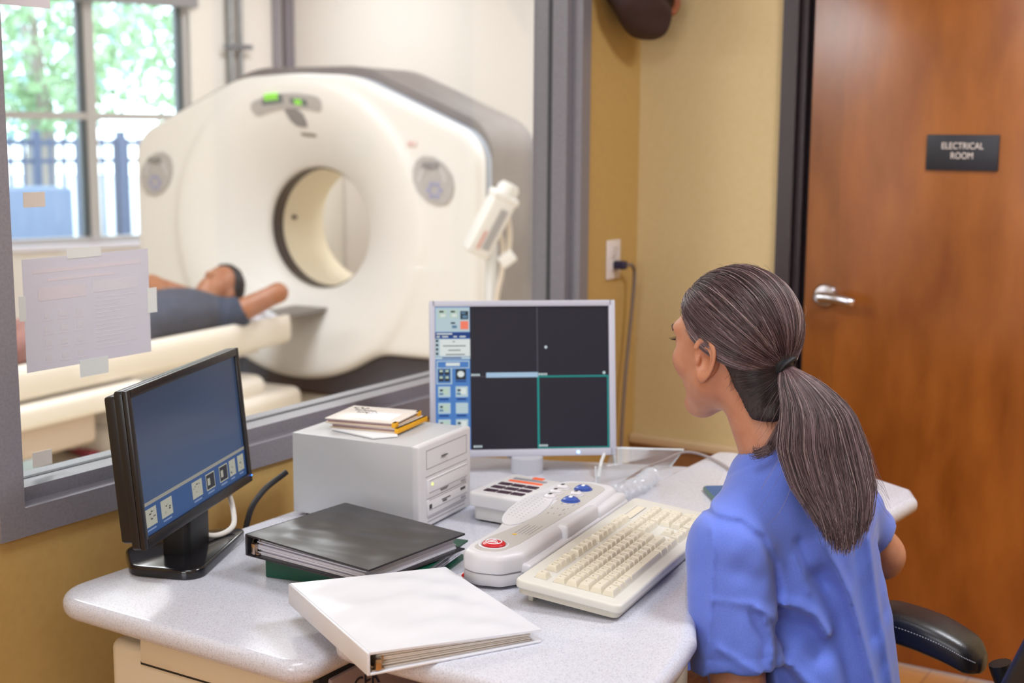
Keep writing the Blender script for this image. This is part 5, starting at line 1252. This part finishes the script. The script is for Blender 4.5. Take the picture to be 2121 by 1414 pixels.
def cap(P):
    P = unsc(P)
    d = ell(P, ec0, er0 - .0025, HR3)
    d = smin(d, cone(P, L3(-.065, 0, -.012), tie0, .048, .012), .03)
    d = smin(d, ell(P, L3(-.050, 0, -.052), (.046, .055, .050), HR3), .02)
    d = smin(d, cone(P, L3(-.038, 0, -.055), (nb - hc) / HS * .9 + hc - f_ * .004, .0600, .0600), .012)
    q = P - hc; a, b, c = q @ f_, np.abs(q @ l_), q @ u_
    # hairline: forehead, temple, round the ear, nape
    d = smax(d, a - .086 + np.clip(b - .03, 0, 1) * .55 - np.clip(c - .05, 0, .1) * .55, .006)
    burn = (np.hypot((a - .020) / .015, (c + .004) / .030) - 1) * .015
    d = smax(d, np.minimum(np.minimum(a + .018 - (c - .016) * .42, .016 - c), burn), .006)
    d = smax(d, -(c + .030 - (a + .022) * 1.65), .012); d = smax(d, -(c + .112), .012)
    d = d + .0012 * vnoise(P, 170, 12) * np.clip((-c - .04) / .03, 0, 1)
    return d * HS
net_obj('hair', cap, (1.80, .64, .98), (2.08, .95, 1.29), .004, M_hairb, wo, M=WS, smooth_it=2)
hair_o = [o for o in wo.children if o.name.startswith('hair')][0]
rg = np.random.default_rng(21)
def strand_mesh(name, paths, tones, rad, parent):
    V = []; F = []; T = []; o = 0
    for pth, tn in zip(paths, tones):
        p = np.asarray(pth); K = len(p); t = np.gradient(p, axis=0); t /= np.linalg.norm(t, axis=1)[:, None] + 1e-9
        s = np.cross(t, np.array((.3, -.5, .81))); s /= np.linalg.norm(s, axis=1)[:, None] + 1e-9; w_ = np.cross(t, s)
        rr = rad * np.linspace(1, .55, K)[:, None] * rg.uniform(.7, 1.25)
        for k in range(3):
            A = 2 * pi * k / 3; V.append(p + (s * math.cos(A) + w_ * math.sin(A)) * rr)
        i = np.arange(K - 1)
        for k in range(3):
            k2 = (k + 1) % 3; F.append(np.stack([o + k * K + i, o + k2 * K + i, o + k2 * K + i + 1, o + k * K + i + 1], 1))
        T.append(np.full(3 * K, tn)); o += 3 * K
    V = np.concatenate(V); F = np.concatenate(F); T = np.concatenate(T)
    me = bpy.data.meshes.new(name); me.from_pydata(V.tolist(), [], F.tolist()); me.materials.append(M_hair)
    at = me.attributes.new('tone', 'FLOAT', 'POINT'); at.data.foreach_set('value', T.astype(np.float32))
    me.polygons.foreach_set('use_smooth', [True] * len(me.polygons)); me.update()
    ob = bpy.data.objects.new(name, me); COL.objects.link(ob); ob.parent = parent; ob.matrix_local = WS if parent is wo else Matrix.Identity(4); return ob
def ell_r(dirs): q = dirs @ HR3.T / er; return 1 / np.linalg.norm(q, axis=1)
td = tie - ec; tdn = td / np.linalg.norm(td)
paths = []; tones = []
def clump(n): return np.sin(n * 23.1) * .5 + .5
while len(paths) < 4300:
    d0 = rg.normal(size=3); d0 /= np.linalg.norm(d0); a, b, c = d0 @ f_, abs(d0 @ l_), d0 @ u_
    if rg.random() < .55:     # most strands start along the hairline
        ph = rg.uniform(0, 1); sgn = rg.choice((-1, 1))
        hl = np.array([(.80, .0, .62), (.78, .30, .56), (.66, .58, .42), (.50, .78, .22), (.34, .90, -.05), (.12, .96, -.04), (-.16, .95, -.10), (-.38, .84, -.34), (-.52, .66, -.50), (-.62, .38, -.66), (-.66, 0, -.72)])
        x = ph * 10; i = min(int(x), 9); v = hl[i] + (hl[i + 1] - hl[i]) * (x - i) + rg.normal(size=3) * .025; v /= np.linalg.norm(v)
        d0 = f_ * v[0] + l_ * v[1] * sgn + u_ * v[2]
    else:
        if c < -.15 or a > .55 or (a > -.1 and c < .15): continue
    an = math.acos(np.clip(d0 @ tdn, -1, 1))
    if an < .25: continue
    K = 16; t = np.linspace(0, 1, K); ax_ = np.cross(d0, tdn); ax_ /= np.linalg.norm(ax_)
    # strands sag a little on their way to the tie
    D = (np.sin((1 - t) * an)[:, None] * d0 + np.sin(t * an)[:, None] * tdn) / math.sin(an)
    D = D - u_ * (np.sin(t * pi) * .10 * (1 if d0 @ u_ > -.2 else -.3))[:, None]; D /= np.linalg.norm(D, axis=1)[:, None]
    r0 = ell_r(D); lift = rg.uniform(-.0012, .0028)
    rad = (r0 + lift) * (1 - t ** 5) + np.linalg.norm(td) * t ** 5
    p = ec + D * rad[:, None] + rg.normal(size=3) * .0008; p[-1] = tie + rg.normal(size=3) * .005
    paths.append(p); tn = .36 + .36 * clump(d0 @ l_ * .6 + d0 @ u_ * .35) * rg.random() + rg.normal() * .17 + (.35 if rg.random() < .16 else 0)
    tones.append(np.clip(tn, 0, 1))
for _ in range(1100):   # strands swept up from the nape
    th = rg.uniform(-1.4, 1.4); c0_ = -.118 + .080 * (abs(th) / 1.4) ** 1.2 + rg.uniform(-.006, .035); K = 12; t = np.linspace(0, 1, K); rn = .0618 * (1 - t) + .069 * t + rg.uniform(-.0005, .002) + .004 * np.sin(t * pi)
    A = th * (1 - t ** .8); C_ = c0_ + (-.026 - c0_) * t
    p = hc + ((-.036 + (C_ + .055) * .1 * (1 - t))[:, None] * f_ - (rn * np.cos(A))[:, None] * f_ + (rn * np.sin(A))[:, None] * l_ + C_[:, None] * u_) * HS
    paths.append(p); tones.append(np.clip(.12 + rg.normal() * .10 + (.3 if rg.random() < .05 else 0), 0, 1))
strand_mesh('hair_strands', paths, tones, .00042, hair_o)
# ponytail
pc_ = [tie, tie + np.array((-.012, -.026, -.016)), np.array((1.880, .650, 1.056)), np.array((1.858, .630, 1.004)), np.array((1.838, .606, .955)), np.array((1.820, .587, .914)), np.array((1.806, .578, .868))]
PC = np.array([tuple(v) for v in bez(pc_, 4)]); KP = len(PC); tt = np.linspace(0, 1, KP)
PX = np.interp(tt, [0, .10, .2, .35, .5, .66, .82, 1], [.010, .017, .034, .054, .066, .062, .042, .016]); PZ = np.interp(tt, [0, .15, .4, .7, 1], [.010, .020, .030, .026, .010])
b = MB(); v = []; n_ = 18
for k in range(KP - 2):
    for i in range(n_):
        A = 2 * pi * i / n_; v.append(PC[k] + BX * PX[k] * .84 * math.cos(A) + BD * PZ[k] * .8 * math.sin(A))
b.add(v, [(k * n_ + i, k * n_ + (i + 1) % n_, (k + 1) * n_ + (i + 1) % n_, (k + 1) * n_ + i) for k in range(KP - 3) for i in range(n_)] + [tuple(range((KP - 3) * n_, (KP - 2) * n_))])
pony = b.build('ponytail', M_hairb, wo, 180, M=WS)
paths = []; tones = []
for _ in range(3300):
    A = rg.uniform(0, 2 * pi); q = rg.uniform(.0, 1) ** .35; u, w_ = q * math.cos(A), q * math.sin(A)
    end = 1 - .16 * rg.random() ** 2 - .10 * abs(u) ** 2 - .09 * clump(u * 5.1 + w_); K = 18; t = np.linspace(0, end, K)
    cx_ = np.stack([np.interp(t, tt, PC[:, i]) for i in range(3)], 1); wv = .0045 * np.sin(t * 7 + 9 * clump(u * 2.3 + w_) + rg.normal() * .5) * t + .006 * rg.normal() * t ** 4
    p = cx_ + BX * ((np.interp(t, tt, PX) * u) + wv)[:, None] + BD * (np.interp(t, tt, PZ) * w_)[:, None]
    paths.append(p); tn = .35 + .38 * clump(u * 1.7) * rg.random() + rg.normal() * .18 + (.35 if rg.random() < .18 else 0); tones.append(np.clip(tn, 0, 1))
fl = np.array([tuple(v) for v in bez([(1.905, .680, 1.100), (1.878, .680, 1.072), (1.860, .690, 1.040), (1.849, .699, 1.012), (1.841, .708, .994), (1.835, .722, .989), (1.838, .726, .998)], 4)])
for _ in range(230):
    K = len(fl); s = rg.normal(size=2); tp = np.linspace(.3, 1, K) * .0055; e = int(K * rg.uniform(.7, 1))
    p = fl + BX * (tp * s[0])[:, None] + bz * (tp * s[1] * .8)[:, None]; paths.append(p[:max(e, 6)]); tones.append(np.clip(.45 + rg.normal() * .2, 0, 1))
strand_mesh('hair_strands', paths, tones, .00042, pony)
# fly-away hairs
paths = []; tones = []
for _ in range(60):
    k = rg.integers(4, KP - 9); s = rg.choice((-1, 1), p=(.25, .75)); p0 = PC[k] + BX * PX[k] * s * .9 - BD * .01
    g = rg.uniform(.02, .055); t = np.linspace(0, 1, 10)[:, None]
    p = p0 + BX * s * g * .7 * t ** 1.3 + bz * (-g * 1.4 * t + rg.uniform(-.01, .02) * np.sin(t * 3)); paths.append(p); tones.append(rg.uniform(.4, .9))
for _ in range(60):
    d0 = rg.normal(size=3); d0[2] = abs(d0[2]); d0 /= np.linalg.norm(d0); p0 = ec + d0 * ell_r(d0[None])[0]; ta = np.cross(d0, rg.normal(size=3)); ta /= np.linalg.norm(ta)
    if d0 @ f_ > .6: continue
    t = np.linspace(0, 1, 9)[:, None]; g = rg.uniform(.015, .035); paths.append(p0 + ta * g * t + d0 * (.006 * np.sin(t * 2.6))); tones.append(rg.uniform(.3, .8))
for _ in range(650):     # short soft hairs at the nape
    th = rg.uniform(-1.45, 1.45); c_ = -.117 + .080 * (abs(th) / 1.4) ** 1.2 + rg.normal() * .007; rn = .0545 + rg.uniform(-.001, .0035)
    p0 = LS(-.034 + (c_ + .055) * .12 - rn * math.cos(th), rn * math.sin(th), c_); t = np.linspace(0, 1, 8)[:, None]; g = rg.uniform(.008, .024)
    dr = -u_ * .8 - f_ * .25 + l_ * rg.normal() * .5; cu = np.cross(dr, f_); paths.append(p0 + dr * g * t + cu * (.003 * np.sin(t * rg.uniform(2, 7)))); tones.append(rg.uniform(.05, .45))
strand_mesh('stray_hairs', paths, tones, .00022, hair_o)
b = MB(); q = tie - tdn * -.002
tn_ = Vector(tdn); s1 = tn_.cross(Vector((0, 0, 1))).normalized(); s2 = tn_.cross(s1).normalized()
for k, (o_, r_) in enumerate(((-.003, .0155), (.002, .0165), (.007, .0155))):
    b.tube([Vector(tie) + tn_ * (o_ + .003 * math.sin(a * 1 + k)) + (s1 * math.cos(a) + s2 * math.sin(a)) * (r_ + .0012 * math.sin(3 * a + k)) for a in [2 * pi * i / 26 for i in range(26)]], .0038, 8, closed=True)
b.build('hair_tie', mat('tie_black', '14141a', .7, bump=(500, .4, .001)), wo, M=WS)
M_lash = mat('lash_black', '1d1514', .6)
b = MB()
for s in (-1, 1):
    for k in range(12):
        o_ = s * (.022 + .0022 * k); b.tube([LS(.0885 - .0006 * k, o_, .010), LS(.096 - .0006 * k, o_ * 1.03, .0105), LS(.1015 - .0006 * k, o_ * 1.06, .0135)], [.0004, .0003, .0001], 5)
b.build('eyelashes', M_lash, wo, M=WS)
b = MB()
for s in (-1, 1): b.tube([LS(.0965, s * .014, .029), LS(.0955, s * .030, .034), LS(.0868, s * .046, .033), LS(.0785, s * .0555, .027)], [.0026, .003, .0026, .001], 7)
b.build('eyebrows', mat('brow_brown', '4a342b', .7), wo, M=WS)

# ------------------------------------------------------------------ office chair
CH = frame_M((1.885, .575, 0), (math.cos(R(-5)), math.sin(R(-5)), 0), (-math.sin(R(-5)), math.cos(R(-5)), 0), (0, 0, 1))   # y = facing
ch = thing('office_chair', 'black leather office chair the person in blue is sitting on', 'chair', M=CH)
M_lea = mat('leather_black', '1d1b1f', .33, spec=.55, bump=(420, .18, .0012)); M_st = mat('stitch_grey', '8f8d92', .6); M_cp = mat('chair_plastic', '161518', .4)
MB().slab(rpoly([(-.25, -.23), (.25, -.23), (.26, .25), (-.26, .25)], .07, 6), .385, .462, .028, 6).build('seat', M_lea, ch)
def loft(b, rings, m=0, capends=True, M=None):
    n = len(rings[0]); v = [p for r in rings for p in r]; f = []
    for k in range(len(rings) - 1):
        for i in range(n): j = (i + 1) % n; f.append((k * n + i, k * n + j, (k + 1) * n + j, (k + 1) * n + i))
    if capends: f.append(tuple(range(n))[::-1]); f.append(tuple(range((len(rings) - 1) * n, len(rings) * n)))
    return b.add(v, f, m, M)
def sup(a, e=.5): c, s = math.cos(a), math.sin(a); return math.copysign(abs(c) ** e, c), math.copysign(abs(s) ** e, s)
rings = []; zs = np.linspace(0, 1, 15)
for t in zs:
    z = .50 + .66 * t; wv = .235 * (1 - .10 * t ** 2) * (1 if 0 < t < 1 else .9); yc = -.245 - .24 * t ** 1.25; th = .052 if 0 < t < 1 else .03
    rings.append([(wv * sup(a)[0], yc + th * sup(a)[1] + .03 * sup(a)[0] ** 2, z) for a in [2 * pi * i / 36 for i in range(36)]])
loft(MB(), rings).build('backrest', M_lea, ch, 60)
bk = [o for o in ch.children if o.name.startswith('backrest')][0]
b = MB()
for off in (-.80, .80): b.tube([(.235 * (1 - .10 * t ** 2) * off, -.245 - .24 * t ** 1.25 + .052 * .875 + .03 * off * off, .50 + .66 * t) for t in zs[1:-1]], .0022, 6)
b.build('piping', M_cp, bk)
for s in (1, -1):
    a0 = [(0, .17, .640), (0, .14, .652), (0, .05, .664), (0, -.03, .656), (0, -.085, .638), (0, -.105, .628)]
    ww = [.02, .038, .045, .046, .040, .02]; hh = [.010, .022, .028, .028, .026, .014]
    rings = [[(s * .255 + w2 * sup(a, .6)[0], p[1], p[2] + h2 * sup(a, .6)[1]) for a in [2 * pi * i / 28 for i in range(28)]] for p, w2, h2 in zip([tuple(q) for q in bez(a0, 4)], np.interp(np.linspace(0, 5, 21), range(6), ww), np.interp(np.linspace(0, 5, 21), range(6), hh))]
    ap = loft(MB(), rings).build('armrest', M_lea, ch, 60)
    b = MB(); P_ = [tuple(q) for q in bez(a0, 4)][2:-1]; W2 = np.interp(np.linspace(0, 5, 21), range(6), ww)[2:-1]; H2 = np.interp(np.linspace(0, 5, 21), range(6), hh)[2:-1]
    for side in (-1, 1):
        for k in range(len(P_) - 1):
            for q in range(4):
                t0, t1 = q / 4, q / 4 + .15; p, p2 = Vector(P_[k]), Vector(P_[k + 1]); A, B2 = p.lerp(p2, t0), p.lerp(p2, t1); w0 = W2[k] + (W2[k + 1] - W2[k]) * t0; h0 = H2[k] + (H2[k + 1] - H2[k]) * t0
                b.tube([(s * .255 + side * w0 * .99, A.y, A.z + h0 * .30), (s * .255 + side * w0 * .99, B2.y, B2.z + h0 * .30)], .0012, 5)
    b.build('stitching', M_st, ap)
    b = MB(); b.tube(bez([(s * .255, .10, .645), (s * .265, .13, .55), (s * .25, .08, .42), (s * .20, .02, .395)], 8), .018, 10); b.tube(bez([(s * .255, -.13, .635), (s * .265, -.15, .55), (s * .25, -.10, .42), (s * .20, -.04, .395)], 8), .018, 10); b.build('arm_support', M_cp, ap)
MB().lathe([(.026, .10), (.026, .30), (.05, .33), (.14, .37), (.14, .388)], 24).build('gas_column', M_cp, ch)
for k in range(5):
    A = R(90 + 72 * k); lg = MB(); lg.tube([(0, 0, .11), (.28 * math.cos(A), .28 * math.sin(A), .075)], [.028, .018], 10); lg = lg.build('base_leg', M_cp, ch)
    MB().lathe([(.026, -.011), (.026, .011)], 18, M=frame_M((.285 * math.cos(A), .285 * math.sin(A), .0265), (0, 0, 1), (math.cos(A), math.sin(A), 0), (-math.sin(A), math.cos(A), 0))).build('caster', M_cp, lg)
